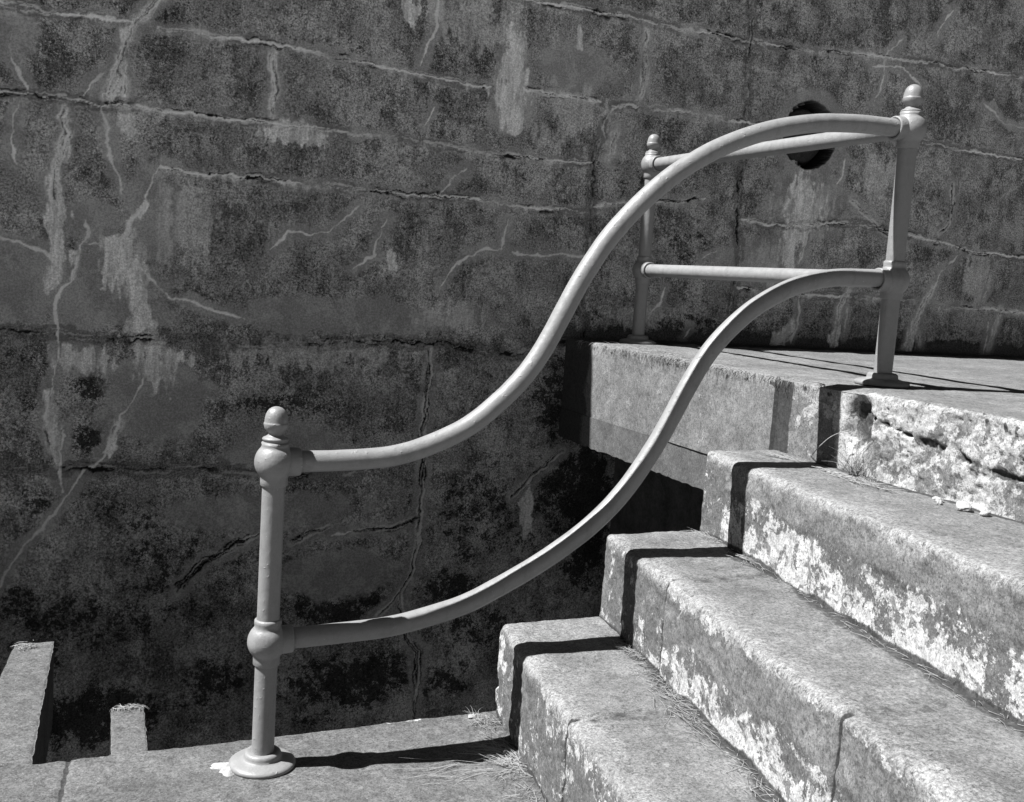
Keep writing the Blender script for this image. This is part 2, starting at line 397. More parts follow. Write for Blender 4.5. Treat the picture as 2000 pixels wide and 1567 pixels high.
CLEAN=[(-0.163,1.446,0.145,0.24),(-0.382,1.153,0.343,0.16),(-0.634,1.158,0.142,0.214),(-0.368,1.409,0.111,0.117),(-0.433,0.892,0.112,0.081),(-0.145,0.735,0.22,0.188),(3.026,1.79,0.368,0.181),(1.33,2.132,0.124,0.243),(0.323,0.257,0.45,0.089),(0.625,-0.029,0.283,0.117),(0.399,0.523,0.268,0.134),(2.806,1.462,0.359,0.155),(-0.661,2.091,0.086,0.145),(1.649,2.288,0.238,0.135),(0.682,1.103,0.595,0.089)]
HOLE=(2.991,2.138,0.164)
SMEARS=[
 [(-0.493,1.828,0.012),(-0.498,1.79,0.015),(-0.483,1.744,0.022),(-0.496,1.686,0.025),(-0.516,1.627,0.024),(-0.537,1.549,0.022),(-0.536,1.511,0.018),(-0.523,1.454,0.036),(-0.527,1.396,0.046),(-0.508,1.321,0.043),(-0.497,1.263,0.04),(-0.514,1.188,0.029)],
 [(-0.197,1.503,0.011),(-0.23,1.45,0.019),(-0.266,1.388,0.023),(-0.297,1.336,0.049),(-0.282,1.278,0.064),(-0.229,1.191,0.045),(-0.202,1.102,0.038),(-0.185,1.001,0.043),(-0.173,0.94,0.05),(-0.149,0.896,0.098),(-0.151,0.828,0.043)],
 [(-0.32,1.315,0.026),(-0.338,1.254,0.03),(-0.345,1.175,0.014)],
 [(-0.254,1.28,0.042),(-0.196,1.244,0.026),(-0.145,1.202,0.009)],
 [(-0.234,1.401,0.011),(-0.24,1.34,0.015),(-0.243,1.281,0.019)],
 [(1.333,2.353,0.054),(1.341,2.244,0.055),(1.333,2.155,0.064),(1.327,2.099,0.085),(1.348,2.023,0.064),(1.357,1.966,0.015)],
 [(-0.536,0.749,0.012),(-0.528,0.689,0.016),(-0.516,0.609,0.025),(-0.51,0.528,0.019),(-0.503,0.477,0.009)],
 [(-0.283,2.149,0.017),(-0.29,2.073,0.018),(-0.303,1.976,0.018),(-0.334,1.905,0.025)],
 [(-0.284,2.035,0.011),(-0.282,1.95,0.015),(-0.286,1.883,0.015)],
 [(0.288,2.167,0.013),(0.277,2.095,0.012),(0.298,2.028,0.015),(0.281,1.934,0.013)],
 [(-0.439,1.287,0.011),(-0.453,1.208,0.015)],
 [(0.842,2.426,0.032),(0.845,2.374,0.037)],
 [(1.645,2.433,0.015),(1.644,2.377,0.018)],
 [(2.993,1.839,0.111),(3.0,1.736,0.144),(2.977,1.656,0.098)],
 [(2.93,1.639,0.065),(2.928,1.522,0.078),(2.954,1.445,0.039)],
 [(3.824,1.22,0.026),(3.795,1.091,0.044)],
 [(3.31,1.17,0.02),(3.284,1.101,0.035)],
 [(2.99,1.156,0.033),(2.917,1.074,0.059)],
 [(-0.274,0.63,0.01),(-0.299,0.547,0.017),(-0.313,0.506,0.011)],
 [(1.557,0.319,0.013),(1.557,0.22,0.032),(1.557,0.145,0.016)],
 [(-0.081,0.923,0.023),(-0.031,0.904,0.028)],
 [(0.823,1.375,0.032),(0.835,1.332,0.028)],
]
STALK=[(1.724,0.003,0.802),(1.625,-0.15,0.867),(1.64,-0.177,0.905),(1.65,-0.208,0.923),(1.66,-0.24,0.936)]
LICHEN_SHADE=[(1.882,0.21,0.143,0.388,2.3),(1.806,0.763,0.056,0.223,2.0),(-0.33,-0.581,0.302,0.133,2.0),(-0.563,-0.32,0.113,0.128,1.6),(1.734,0.315,0.167,0.227,1.7),(0.135,-0.474,0.173,0.115,1.4),(-0.261,1.595,0.094,0.059,0.8),(-0.359,0.894,0.057,0.051,1.5),(-0.375,0.772,0.085,0.061,1.6),(-0.39,0.578,0.075,0.082,1.5),(-0.594,0.728,0.072,0.079,1.0),(-0.631,0.885,0.071,0.039,1.0),(0.39,0.721,0.266,0.066,1.4),(0.557,0.922,0.319,0.044,1.2),(0.297,0.914,0.216,0.043,1.1),(0.657,-0.218,0.141,0.095,1.8),(0.747,-0.153,0.144,0.048,1.7),(0.743,-0.535,0.344,0.146,1.9),(0.517,-0.161,0.138,0.117,1.4),(1.186,-0.133,0.18,0.099,1.6),(1.381,-0.345,0.27,0.127,1.3),(1.163,-0.577,0.156,0.101,1.4),(-0.589,0.326,0.11,0.082,1.1),(-0.472,-0.158,0.231,0.106,1.2),(-0.621,-0.084,0.111,0.084,1.4),(-0.02,-0.169,0.383,0.134,0.8),(0.208,0.48,0.149,0.065,0.8),(1.34,0.227,0.319,0.296,1.1),(1.67,0.761,0.136,0.246,1.5),(-0.27,0.275,0.117,0.063,0.9),(-0.146,2.228,0.095,0.048,1.0),(-0.47,2.046,0.18,0.093,0.7),(-0.265,1.77,0.112,0.078,0.7),(-0.315,1.492,0.112,0.098,0.7),(1.8,1.154,0.083,0.072,1.0),(2.333,1.555,0.302,0.149,0.8),(2.444,1.911,0.243,0.097,0.6),(1.029,2.286,0.141,0.085,0.6),(1.57,1.982,0.157,0.091,0.8),(2.317,1.128,0.494,0.076,1.2),(3.183,1.083,0.714,0.037,2.0),(4.092,1.088,0.814,0.052,2.0),(2.087,1.093,0.293,0.045,2.0),(3.044,1.118,0.202,0.053,1.0),(4.19,1.207,0.238,0.115,0.8),(0.691,1.796,0.462,0.085,0.5),(1.237,1.698,0.406,0.09,0.6),(3.703,1.659,0.295,0.11,0.8),(4.047,1.853,0.309,0.111,0.7),(1.992,1.793,0.169,0.142,0.9),(0.957,1.16,0.392,0.067,0.7)]  # lichens, plus ellipses that paint the recess shade onto the wall
# ------------------------------------------------------------------ the wall
WY = 1.73; WALL_TOP = 3.10

def graded(pts):
    """pts: list of (start, end, spacing)"""
    out = []
    for a, b, s in pts:
        n = max(1, int(round((b - a) / s)))
        out.append(np.linspace(a, b, n, endpoint=False))
    out.append(np.array([pts[-1][1]]))
    return np.concatenate(out)

def grid_faces(nu, nv):
    i = np.arange(nu * nv).reshape(nu, nv)
    return np.stack([i[:-1, :-1].ravel(), i[1:, :-1].ravel(), i[1:, 1:].ravel(), i[:-1, 1:].ravel()], 1)

def seg_field(X, Z, xs, zs, lines, r):
    """distance, signed side offset and running length to the nearest polyline (2-D arrays), limited to radius r"""
    D_ = np.full(X.shape, 1.0); S_ = np.zeros(X.shape); T_ = np.zeros(X.shape); E_ = np.full(X.shape, 1.0)
    run = 0.0
    for pts in lines:
        nseg = len(pts) - 1; tot = sum(math.hypot(q[0] - p[0], q[1] - p[1]) for p, q in zip(pts[:-1], pts[1:])); r0 = run
        for (x0, z0), (x1, z1) in zip(pts[:-1], pts[1:]):
            dx, dz = x1 - x0, z1 - z0; L = math.hypot(dx, dz)
            a = np.searchsorted(xs, min(x0, x1) - r); b = np.searchsorted(xs, max(x0, x1) + r)
            c = np.searchsorted(zs, min(z0, z1) - r); d = np.searchsorted(zs, max(z0, z1) + r)
            if a < b and c < d and L > 0:
                x = X[a:b, c:d]; z = Z[a:b, c:d]
                t = np.clip(((x - x0) * dx + (z - z0) * dz) / (L * L), 0, 1)
                dd = np.hypot(x - x0 - t * dx, z - z0 - t * dz)
                m = dd < D_[a:b, c:d]
                D_[a:b, c:d] = np.where(m, dd, D_[a:b, c:d])
                sg = np.sign((x - x0) * dz - (z - z0) * dx)
                S_[a:b, c:d] = np.where(m, dd * sg, S_[a:b, c:d])
                T_[a:b, c:d] = np.where(m, run + t * L, T_[a:b, c:d])
                E_[a:b, c:d] = np.where(m, np.clip(np.minimum(run + t * L - r0, r0 + tot - run - t * L) / 0.03, 0, 1), E_[a:b, c:d])
            run += L
        run += 3.7
    return D_, S_, T_, E_

def strands(S, T, seed, fr=190.0, fa=9.0):
    """fibres that run along a joint"""
    z = 0 * S
    return (vnoise(T * fa, S * fr, z, seed) + 0.55 * vnoise(T * fa * 3.5, S * fr * 1.8, z, seed + 1) + 0.3 * vnoise(T * 110, S * 300, z, seed + 2)) / 1.5

def build_wall():
    xs = graded([(-7, -0.85, 0.12), (-0.85, 1.7, 0.0036), (1.7, 3.2, 0.0046), (3.2, 4.7, 0.0060), (4.7, 14, 0.15)])
    zs = graded([(-3.0, -0.9, 0.06), (-0.9, 1.0, 0.0042), (1.0, 3.05, 0.0038), (3.05, WALL_TOP, 0.05)])
    X, Z = np.meshgrid(xs, zs, indexing='ij')
    Q = 0 * X
    wob = 0.014 * fbm(X * 8, Z * 8, Q, 3, 5) + 0.013 * fbm(X * 30, Z * 30, Q, 4, 9, 0.6)
    wob2 = 0.014 * fbm(X * 8, Z * 8, Q + 5.5, 3, 25) + 0.013 * fbm(X * 30, Z * 30, Q + 3.3, 4, 29, 0.6)
    XW = X + wob; ZW = Z + wob2
    dC, sC, tC, eC = seg_field(XW, ZW, xs, zs, LINES['course'], 0.09)
    dR, sR, tR, eR = seg_field(XW, ZW, xs, zs, LINES['rough'], 0.09)
    dV, sV, tV, eV = seg_field(XW, ZW, xs, zs, LINES['crackv'], 0.09)
    dK, sK, tK, eK = seg_field(XW, ZW, xs, zs, LINES['calc'], 0.10)
    dB, sB, tB, eB = seg_field(XW, ZW, xs, zs, LINES['broad'], 0.10)
    n1 = fbm(X * 14, Z * 14, Q, 3, 40); n2 = fbm(X * 50, Z * 50, Q, 4, 44); n3 = fbm(X * 5, Z * 5, Q, 2, 47)
    al = vnoise(tC * 5, Q, Q, 81); al2 = vnoise(tC * 17, Q, Q + 3, 82)
    gC = strands(sC, tC, 200) * eC; gB = strands(sB, tB, 210, 230, 7) * eB; gV = strands(sV, tV, 220, 200, 7) * eV; gR = strands(sR, tR, 230, 120, 10)
    calc = sstep(0.0020, -0.0012, dC - np.maximum(0.0022 + 0.0028 * al + 0.0018 * al2, 0)) * sstep(-0.75, -0.2, al + 0.3 * n3)
    calc = np.maximum(calc, sstep(0.16, 0.34, gC) * sstep(0.017, 0.008, dC + 0.006 * n1) * 0.55)
    wK = (0.0036 + 0.0034 * vnoise(tK * 14, Q, Q, 83) + 0.0024 * n2) * (0.25 + 0.75 * eK)
    calc = np.maximum(calc, sstep(0.0024, -0.0010, dK - np.maximum(wK, 0.0003)) * (0.85 + 0.25 * vnoise(tK * 6, Q, Q, 84)))
    calc = np.maximum(calc, sstep(-0.10, 0.12, gV) * sstep(0.018, 0.010, dV + 0.006 * n1) * 0.55)
    calc = np.maximum(calc, sstep(0.02, 0.30, gB) * sstep(0.026, 0.012, dB + 0.010 * n1) * 0.75)
    blob0 = sstep(0.026, 0.010, dB + 0.014 * n1 + 0.006 * n2) * 0.50
    halo = np.maximum(sstep(0.044, 0.020, dK + 0.022 * n1 + 0.010 * n2), sstep(0.055, 0.025, dB + 0.022 * n1 + 0.010 * n2))
    halo = np.maximum(halo, 0.8 * sstep(0.034, 0.018, dC + 0.020 * n1 + 0.010 * n2))
    halo = np.maximum(halo, 0.8 * sstep(0.05, 0.03, dV + 0.02 * n1 + 0.008 * n2))
    for cx, cz, rx, rz in CLEAN:
        halo = np.maximum(halo, 0.95 * sstep(1.1, 0.75, np.hypot((X - cx) / rx, (Z - cz) / rz) + 0.35 * n1 + 0.2 * n3 + 0.12 * n2))
    crack = sstep(0.30, 0.42, -gC) * sstep(0.020, 0.010, dC + 0.006 * n1) * sstep(-0.3, 0.2, n3 + 0.4 * al)
    crack = np.maximum(crack, sstep(0.0048, 0.0015, dV - 0.0015 * n1) * sstep(-0.7, -0.2, vnoise(tV * 8, Q, Q, 86)))
    crack = np.maximum(crack, sstep(0.26, 0.40, -gV) * sstep(0.022, 0.012, dV + 0.006 * n1))
    crack = np.maximum(crack, sstep(0.18, 0.36, -gR) * sstep(0.022, 0.008, dR + 0.012 * n1) * sstep(-0.35, 0.1, n3 + 0.5 * n1))
    crack = np.maximum(crack, sstep(0.32, 0.45, -gB) * sstep(0.018, 0.008, dB) * 0.7)
    calc = np.maximum(calc, sstep(0.34, 0.5, gR) * sstep(0.022, 0.010, dR) * 0.28)
    calc = calc * (1 - crack)
    bn_ = vnoise(tC * 6, Q, Q, 87)
    band = np.maximum(sstep(0.018, 0.014, np.abs(dC - 0.006) + 0.014 * n1 + 0.008 * n2) * sstep(-0.1, 0.15, bn_) * 0.85, sstep(0.030, 0.025, dR + 0.022 * n1 + 0.012 * n2) * 0.9)
    band = band * (1 - 0.8 * calc)
    nv = fbm(X * 42, Z * 9, Q, 4, 60); nv2 = fbm(X * 110, Z * 30, Q, 3, 64)
    blob = blob0
    for cx, cz, rx, rz in BLOBS:
        d = np.hypot((XW - cx) / rx, (ZW - cz) / rz) + 0.75 * nv + 0.40 * n2 + 0.25 * nv2
        big_ = rx * rz > 0.006
        blob = np.maximum(blob, (sstep(1.12, 0.62, d) * 0.42) if big_ else (sstep(1.15, 0.80, d) * 0.85))
    # lime drips run down from the joints
    drop = np.where(sC > -1, np.abs(sC), 0)
    below = sstep(0.060, 0.0, dC) * (sC > 0)
    blob = np.maximum(blob, below * sstep(0.10, 0.45, nv + 0.4 * nv2) * 0.55)
    for pts in SMEARS:
        for (xa, za, wa), (xb, zb, wb) in zip(pts[:-1], pts[1:]):
            r = max(wa, wb) * 2.2 + 0.03
            a = np.searchsorted(xs, min(xa, xb) - r); b = np.searchsorted(xs, max(xa, xb) + r)
            c = np.searchsorted(zs, min(za, zb) - r); d = np.searchsorted(zs, max(za, zb) + r)
            x = XW[a:b, c:d]; z = ZW[a:b, c:d]; dx, dz = xb - xa, zb - za
            t = np.clip(((x - xa) * dx + (z - za) * dz) / (dx * dx + dz * dz), 0, 1)
            ww = wa + (wb - wa) * t
            q = np.hypot(x - xa - t * dx, z - za - t * dz) / ww + 1.0 * nv[a:b, c:d] + 0.5 * n2[a:b, c:d] + 0.4 * nv2[a:b, c:d]
            blob[a:b, c:d] = np.maximum(blob[a:b, c:d], sstep(1.15, 0.55, q))
    blob = blob * (1 - band * 0.5)
    lich_shade = np.zeros(X.shape)
    for cx, cz, rx, rz, s in LICHEN_SHADE:
        d = np.hypot((X - cx) / rx, (Z - cz) / rz)
        lich_shade = np.maximum(lich_shade, sstep(1.5, 0.3, d + 0.35 * n1) * s)
    lich_shade = np.maximum(lich_shade, sstep(1.05, 0.1, Z) * (0.42 + 0.9 * n3))
    lich_shade = np.maximum(lich_shade, 0.25 + 0.6 * n3)
    # dark foot of the wall just above the landing
    foot = sstep(1.14, 1.085, Z + 0.03 * n1 + 0.02 * n2) * sstep(1.60, 1.68, X) * sstep(1.0, 1.03, Z)
    lich_shade = np.maximum(lich_shade, foot * 2.6)
    band = np.maximum(band, foot * 0.9)
    # pipe hole
    hx, hz, hr = HOLE
    dh = np.hypot(X - hx, Z - hz) + 0.006 * n1 + 0.03 * np.maximum(0, n2) * sstep(hx + 0.05, hx - 0.1, X) + 0.006 * n2
    hole = sstep(hr + 0.004, hr - 0.004, dh)
    halo = np.maximum(halo, sstep(hr + 0.09, hr + 0.05, dh + 0.02 * n1))
    # relief
    y = 0.006 * fbm(X * 1.1, Z * 1.1, 0 * X, 2, 60) + 0.0022 * n3 + 0.0012 * n1 + 0.0007 * n2
    lvl = [2.42, 2.09, 1.86, 1.62, 1.42, 1.24, 1.03, 0.76, 0.52, 0.25, 0.0, -0.3]     # board lifts
    for i, l in enumerate(lvl):
        y = y + 0.0016 * (1 if i % 2 else -1) * sstep(l - 0.01, l + 0.01, Z + 0.008 * n3)
    y = y + 0.007 * crack + 0.0020 * band - 0.0020 * calc - 0.0010 * sstep(0.2, 0.8, blob)
    y = y - 0.0030 * sstep(0.020, 0.008, dR + 0.012 * n1) * np.maximum(0, n2 + 0.3) + 0.0018 * gC * sstep(0.022, 0.008, dC) + 0.002 * gV * sstep(0.022, 0.008, dV)
    y = y + hole * 0.22
    V = np.stack([X, WY + y, Z], -1).reshape(-1, 3)
    F = grid_faces(len(xs), len(zs))
    root = empty('retaining_wall', (2.0, WY, 0.0))
    tag(root, 'tall cracked concrete retaining wall streaked with lime behind the steps and railing', 'wall')
    loc = Vector((-2.0, -WY, 0.0))
    face = mesh_obj('wall_face', V, F, M_WALL, root, True,
             dict(lichen_shade=lich_shade, calcite=np.clip(calc, 0, 1), blob=blob, halo=np.clip(halo, 0, 1), crack=np.maximum(np.clip(crack, 0, 1), sstep(hr + 0.012, hr + 0.002, dh)), band=np.clip(band, 0, 1)), loc)  # hole inside and rim blackened in the colour to stand for shade
    # body of the wall behind its face, with the coping on top
    b = box(-7, 14, WY + 0.25, WY + 0.9, -3, WALL_TOP)
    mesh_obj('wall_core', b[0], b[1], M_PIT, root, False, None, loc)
    b = box(-7, 14, WY - 0.004, WY + 0.27, WALL_TOP + 0.001, WALL_TOP + 0.03)
    mesh_obj('coping', b[0], b[1], M_BEAMF, root, False, None, loc)
    # iron pipe in its round hole
    ring = lathe([(0.0005, 0.012), (0.045, 0.010), (0.060, 0.0), (0.060, -0.03), (0.066, -0.045), (0.082, -0.045), (0.088, -0.03), (0.088, 0.0), (0.125, 0.0), (0.135, 0.012), (0.135, 0.035), (0.155, 0.05), (0.155, 0.10), (0.03, 0.10), (0.03, 0.03), (0.060, 0.02), (0.060, -0.03)], 48)
    V = np.array(ring[0]); V = np.stack([V[:, 0] + hx, WY + 0.060 + V[:, 2], V[:, 1] + hz], 1)
    mesh_obj('drain_pipe', V, ring[1], M_IRON, root, True, None, loc)
    return root

def box(x0, x1, y0, y1, z0, z1):
    V = [(x0, y0, z0), (x1, y0, z0), (x1, y1, z0), (x0, y1, z0), (x0, y0, z1), (x1, y0, z1), (x1, y1, z1), (x0, y1, z1)]
    F = [(0, 3, 2, 1), (4, 5, 6, 7), (0, 1, 5, 4), (1, 2, 6, 5), (2, 3, 7, 6), (3, 0, 4, 7)]
    return V, F

def lathe(prof, n=40, closed=False):
    """prof: list of (r, z), axis z"""
    V = []; F = []
    for r, z in prof:
        for k in range(n):
            a = 2 * math.pi * k / n
            V.append((r * math.cos(a), r * math.sin(a), z))
    for i in range(len(prof) - 1):
        for k in range(n):
            k2 = (k + 1) % n
            F.append((i * n + k, i * n + k2, (i + 1) * n + k2, (i + 1) * n + k))
    return V, F

build_wall()

# ------------------------------------------------------------------ swept concrete (steps, landing edge, platform edge)
TH = 0.0
def path_profile(pts, spacing, radii):
    """polyline in (u, z) with rounded corners -> dense points and arc length"""
    out = []
    n = len(pts)
    P = [np.array(p, float) for p in pts]
    segs = []
    cur = P[0]
    for i in range(1, n):
        if i < n - 1 and radii[i] > 0:
            a = P[i - 1]; b = P[i]; c = P[i + 1]; r = radii[i]
            d1 = (a - b) / np.linalg.norm(a - b); d2 = (c - b) / np.linalg.norm(c - b)
            p1 = b + d1 * r; p2 = b + d2 * r
            m = max(1, int(np.linalg.norm(p1 - cur) / spacing))
            for k in range(m): out.append(cur + (p1 - cur) * k / m)
            q = max(4, int(r * 1.5 / spacing))
            for k in range(q):
                t = k / q
                out.append((1 - t) ** 2 * p1 + 2 * t * (1 - t) * b + t * t * p2)
            cur = p2
        else:
            m = max(1, int(np.linalg.norm(P[i] - cur) / spacing))
            for k in range(m): out.append(cur + (P[i] - cur) * k / m)
            cur = P[i]
    out.append(cur)
    return np.array(out)

def swept(name, prof, xfun, ys, mat, parent, zoff=0.0, disp=None, attrs=None, cap_r=0.014, seed=0, solid=True):
    """prof (n,2) = (u, z). x = xfun(y) + u. ys from the open left end (high y) towards the viewer."""
    n = len(prof); m = len(ys)
    U = np.repeat(prof[:, 0][:, None], m, 1); Zz = np.repeat(prof[:, 1][:, None], m, 1)
    Y = np.repeat(ys[None, :], n, 0)
    X = U + xfun(Y)
    # profile normals (pointing out of the concrete: -u for risers, +z for treads)
    t = np.gradient(prof, axis=0); t /= np.linalg.norm(t, axis=1)[:, None] + 1e-9
    nx, nz = -t[:, 1][:, None], t[:, 0][:, None]
    e = ys[0] - Y
    inset = np.where(e < cap_r, cap_r - np.sqrt(np.maximum(0, cap_r ** 2 - (cap_r - e) ** 2)), 0)
    dsp = disp(X, Y, Zz, U) if disp is not None else 0
    dsp = dsp - inset
    X2 = X + nx * dsp; Z2 = Zz + nz * dsp
    A = attrs(X, Y, Zz, U) if attrs else {}
    V = np.stack([X2, Y, Z2 + zoff], -1).reshape(-1, 3)
    F = grid_faces(n, m)[:, ::-1]
    V = list(V); 
    V = np.array(V)
    nv = len(V)
    # end cap and closing faces: fan the left end to the bottom-back corner
    ring = np.arange(n) * m
    c = np.array([[X2[-1, 0], ys[0], Z2[0, 0] + zoff]])
    V = np.concatenate([V, c])
    cap = np.stack([ring[:-1], ring[1:], np.full(n - 1, nv), np.full(n - 1, nv)], 1)
    F4 = [tuple(f) for f in F]
    F4 += [(int(a), int(b), nv) for a, b in zip(ring[:-1], ring[1:])]
    for k in A: A[k] = np.concatenate([np.clip(A[k], 0, 2).ravel(), [0.0]])
    return mesh_obj(name, V, F4, mat, parent, True, A)

H1, H2, H3, H4 = 0.268, 0.535, 0.802, 1.052
G0 = -0.008
SIDE = 0.165

ys_step = graded([(0, 1.9, 0.0055), (1.9, 3.2, 0.02)]); ys_step = SIDE - ys_step

def x1(y): return 0.737 + 0.158 * (y - SIDE) + 0.0 * y - 0.003 * sstep(-0.515, -0.53, y)
def x2(y): return 1.084 + 0.158 * (y - SIDE) - 0.007 * sstep(-0.318, -0.330, y) - 0.006 * sstep(-1.165, -1.175, y)
def x3(y): return 1.436 + 0.172 * (y - SIDE)

def step_builder(idx, name, xf, xnext, z0, z1, depth, joints, seed, white_fn, label):
    r = 0.024
    prof = path_profile([(0.0, z0 - 0.06), (0.0, z1), (depth, z1)], 0.0052, [0, r, 0])
    def common(X, Y, Z, U):
        n1 = fbm(X * 7, Y * 7, Z * 7, 4, seed); n2 = fbm(X * 34, Y * 34, Z * 34, 4, seed + 11); n3 = fbm(X * 90, Y * 90, Z * 90, 2, seed + 21)
        return n1, n2, n3
    def disp(X, Y, Z, U):
        n1, n2, n3 = common(X, Y, Z, U)
        riser = sstep(0.03, 0.0, U); nose = sstep(0.06, 0.0, U) * sstep(z1 - 0.06, z1, Z)
        d = 0.0045 * n1 + 0.0016 * n2 + 0.0007 * n3
        d = d + riser * (0.0035 * n2) + nose * (0.0035 * n2 - 0.003 * np.maximum(0, n1 + 0.1) * 2)
        # flaked skin of the riser stands 2 mm proud of the exposed patches
        w = white_fn(X, Y, Z, U)
        d = d - 0.0022 * riser * sstep(-0.05, 0.05, n1 + 0.5 * n2) * sstep(0.2, 0.5, w)
        for j in joints:
            jj = Y - j - 0.008 * n1 - 0.004 * n2
            d = d - 0.016 * sstep(0.0085, 0.003, np.abs(jj)) * (0.12 + 0.88 * sstep(0.10, 0.0, U))
        if idx == 1:                                       # chewed left arris of the first step
            e = SIDE - Y
            d = d - 0.030 * sstep(0.05, 0.0, e) * sstep(0.20, 0.08, Z) * np.clip(0.35 + 1.3 * fbm(X * 0, Z * 22, 0 * Z, 3, 91), 0, 1) * sstep(0.02, 0, U)
        return d
    def attrs(X, Y, Z, U):
        n1, n2, n3 = common(X, Y, Z, U)
        riser = sstep(0.012, 0.0, U) * sstep(z1 - 0.004, z1 - 0.02, Z)
        w = white_fn(X, Y, Z, U) * riser
        worn = np.exp(-(np.maximum(U - 0.012, 0) / 0.075) ** 2) * sstep(z1 - 0.055, z1 - 0.012, Z + 0.02 * n1) * (0.8 + 0.6 * n1)
        # dirt and litter in the inner corner
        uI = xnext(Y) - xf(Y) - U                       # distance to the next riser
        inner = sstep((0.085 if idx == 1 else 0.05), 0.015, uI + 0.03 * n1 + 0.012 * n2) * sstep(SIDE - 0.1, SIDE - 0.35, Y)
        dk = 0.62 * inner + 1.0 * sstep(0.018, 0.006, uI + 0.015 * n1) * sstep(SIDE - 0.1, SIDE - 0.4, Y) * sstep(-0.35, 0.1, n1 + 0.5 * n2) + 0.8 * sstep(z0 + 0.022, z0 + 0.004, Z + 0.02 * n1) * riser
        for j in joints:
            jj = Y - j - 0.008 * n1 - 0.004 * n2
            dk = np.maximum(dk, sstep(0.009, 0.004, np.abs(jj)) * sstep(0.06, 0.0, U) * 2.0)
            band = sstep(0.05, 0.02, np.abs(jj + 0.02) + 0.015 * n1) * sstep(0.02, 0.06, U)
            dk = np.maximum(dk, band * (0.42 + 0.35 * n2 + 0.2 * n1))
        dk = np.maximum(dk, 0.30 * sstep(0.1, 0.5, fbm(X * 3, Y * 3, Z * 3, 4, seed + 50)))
        return dict(white=w, dark=dk, worn=worn)
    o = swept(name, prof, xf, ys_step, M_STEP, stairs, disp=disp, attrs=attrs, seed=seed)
    return o

stairs = empty('concrete_stairs', (0.74, 0, G0))
tag(stairs, 'worn flight of three concrete steps climbing right under the curved grey railing', 'stairs')

def w1(X, Y, Z, U):
    n = fbm(X * 5, Y * 5, Z * 5, 2, 300)
    h = (Z - G0) / (H1 - G0)
    return 0.20 + 0.30 * n + 0.30 * sstep(0.06, 0.16, Y)
def w2(X, Y, Z, U):
    n = fbm(X * 5, Y * 5, Z * 5, 3, 310)
    h = (Z - H1) / (H2 - H1)
    low = sstep(0.45, 0.08, h + 0.55 * n)
    left = 0.20 + 0.4 * n + 0.35 * sstep(0.4, 0.0, h + 0.3 * n)
    left = np.where(Y > -0.03, 0.10 + 0.3 * n, left)
    right = 0.10 + 0.80 * low + 0.50 * n + 0.60 * sstep(0.78, 0.9, h + 0.15 * n)
    right = right - 0.25 * sstep(-0.9, -1.1, Y) * (1 - low)
    return np.where(Y > -0.325, left, right)
def w3(X, Y, Z, U):
    n = fbm(X * 5, Y * 5, Z * 5, 3, 320)
    h = (Z - H2) / (H3 - H2)
    top = sstep(0.72, 0.60, h + 0.10 * n + 0.10 * np.maximum(0, -Y - 0.2))
    return np.where(Y > 0.0, 0.10 + 0.3 * n, 0.06 + top * (0.36 + 0.55 * n + 0.40 * sstep(0.45, 0.1, h + 0.2 * n)))
def shift(o): 
    o.location = (-0.74, 0, -G0)
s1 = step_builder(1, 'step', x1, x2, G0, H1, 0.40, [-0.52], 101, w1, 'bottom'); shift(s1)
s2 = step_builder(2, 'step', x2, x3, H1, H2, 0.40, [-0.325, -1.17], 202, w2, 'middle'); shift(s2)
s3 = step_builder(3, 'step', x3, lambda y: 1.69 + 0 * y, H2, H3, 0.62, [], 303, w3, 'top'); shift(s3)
tag(s1, 'bottom step with a chipped left corner'); tag(s2, 'middle step with a vertical joint crack'); tag(s3, 'upper step with a dark band under its nosing')
# solid core below the steps so the side towards the pit is closed
def core(name, poly, y0, y1, mat, parent, loc):
    n = len(poly)
    V = [(x, y0, z) for x, z in poly] + [(x, y1, z) for x, z in poly]
    F = [tuple(range(n)), tuple(range(2 * n - 1, n - 1, -1))] + [(i, i + n, (i + 1) % n + n, (i + 1) % n) for i in range(n)]
    return mesh_obj(name, V, F, mat, parent, False, None, loc)
core('stair_core', [(0.85, G0 - 0.004), (0.85, -3), (1.80, -3), (1.80, 0.72), (1.55, 0.72), (1.55, 0.45), (1.19, 0.45), (1.19, 0.19), (0.85, 0.19)], SIDE - 0.012, SIDE - 0.03, M_PIT, stairs, (-0.74, 0, -G0))

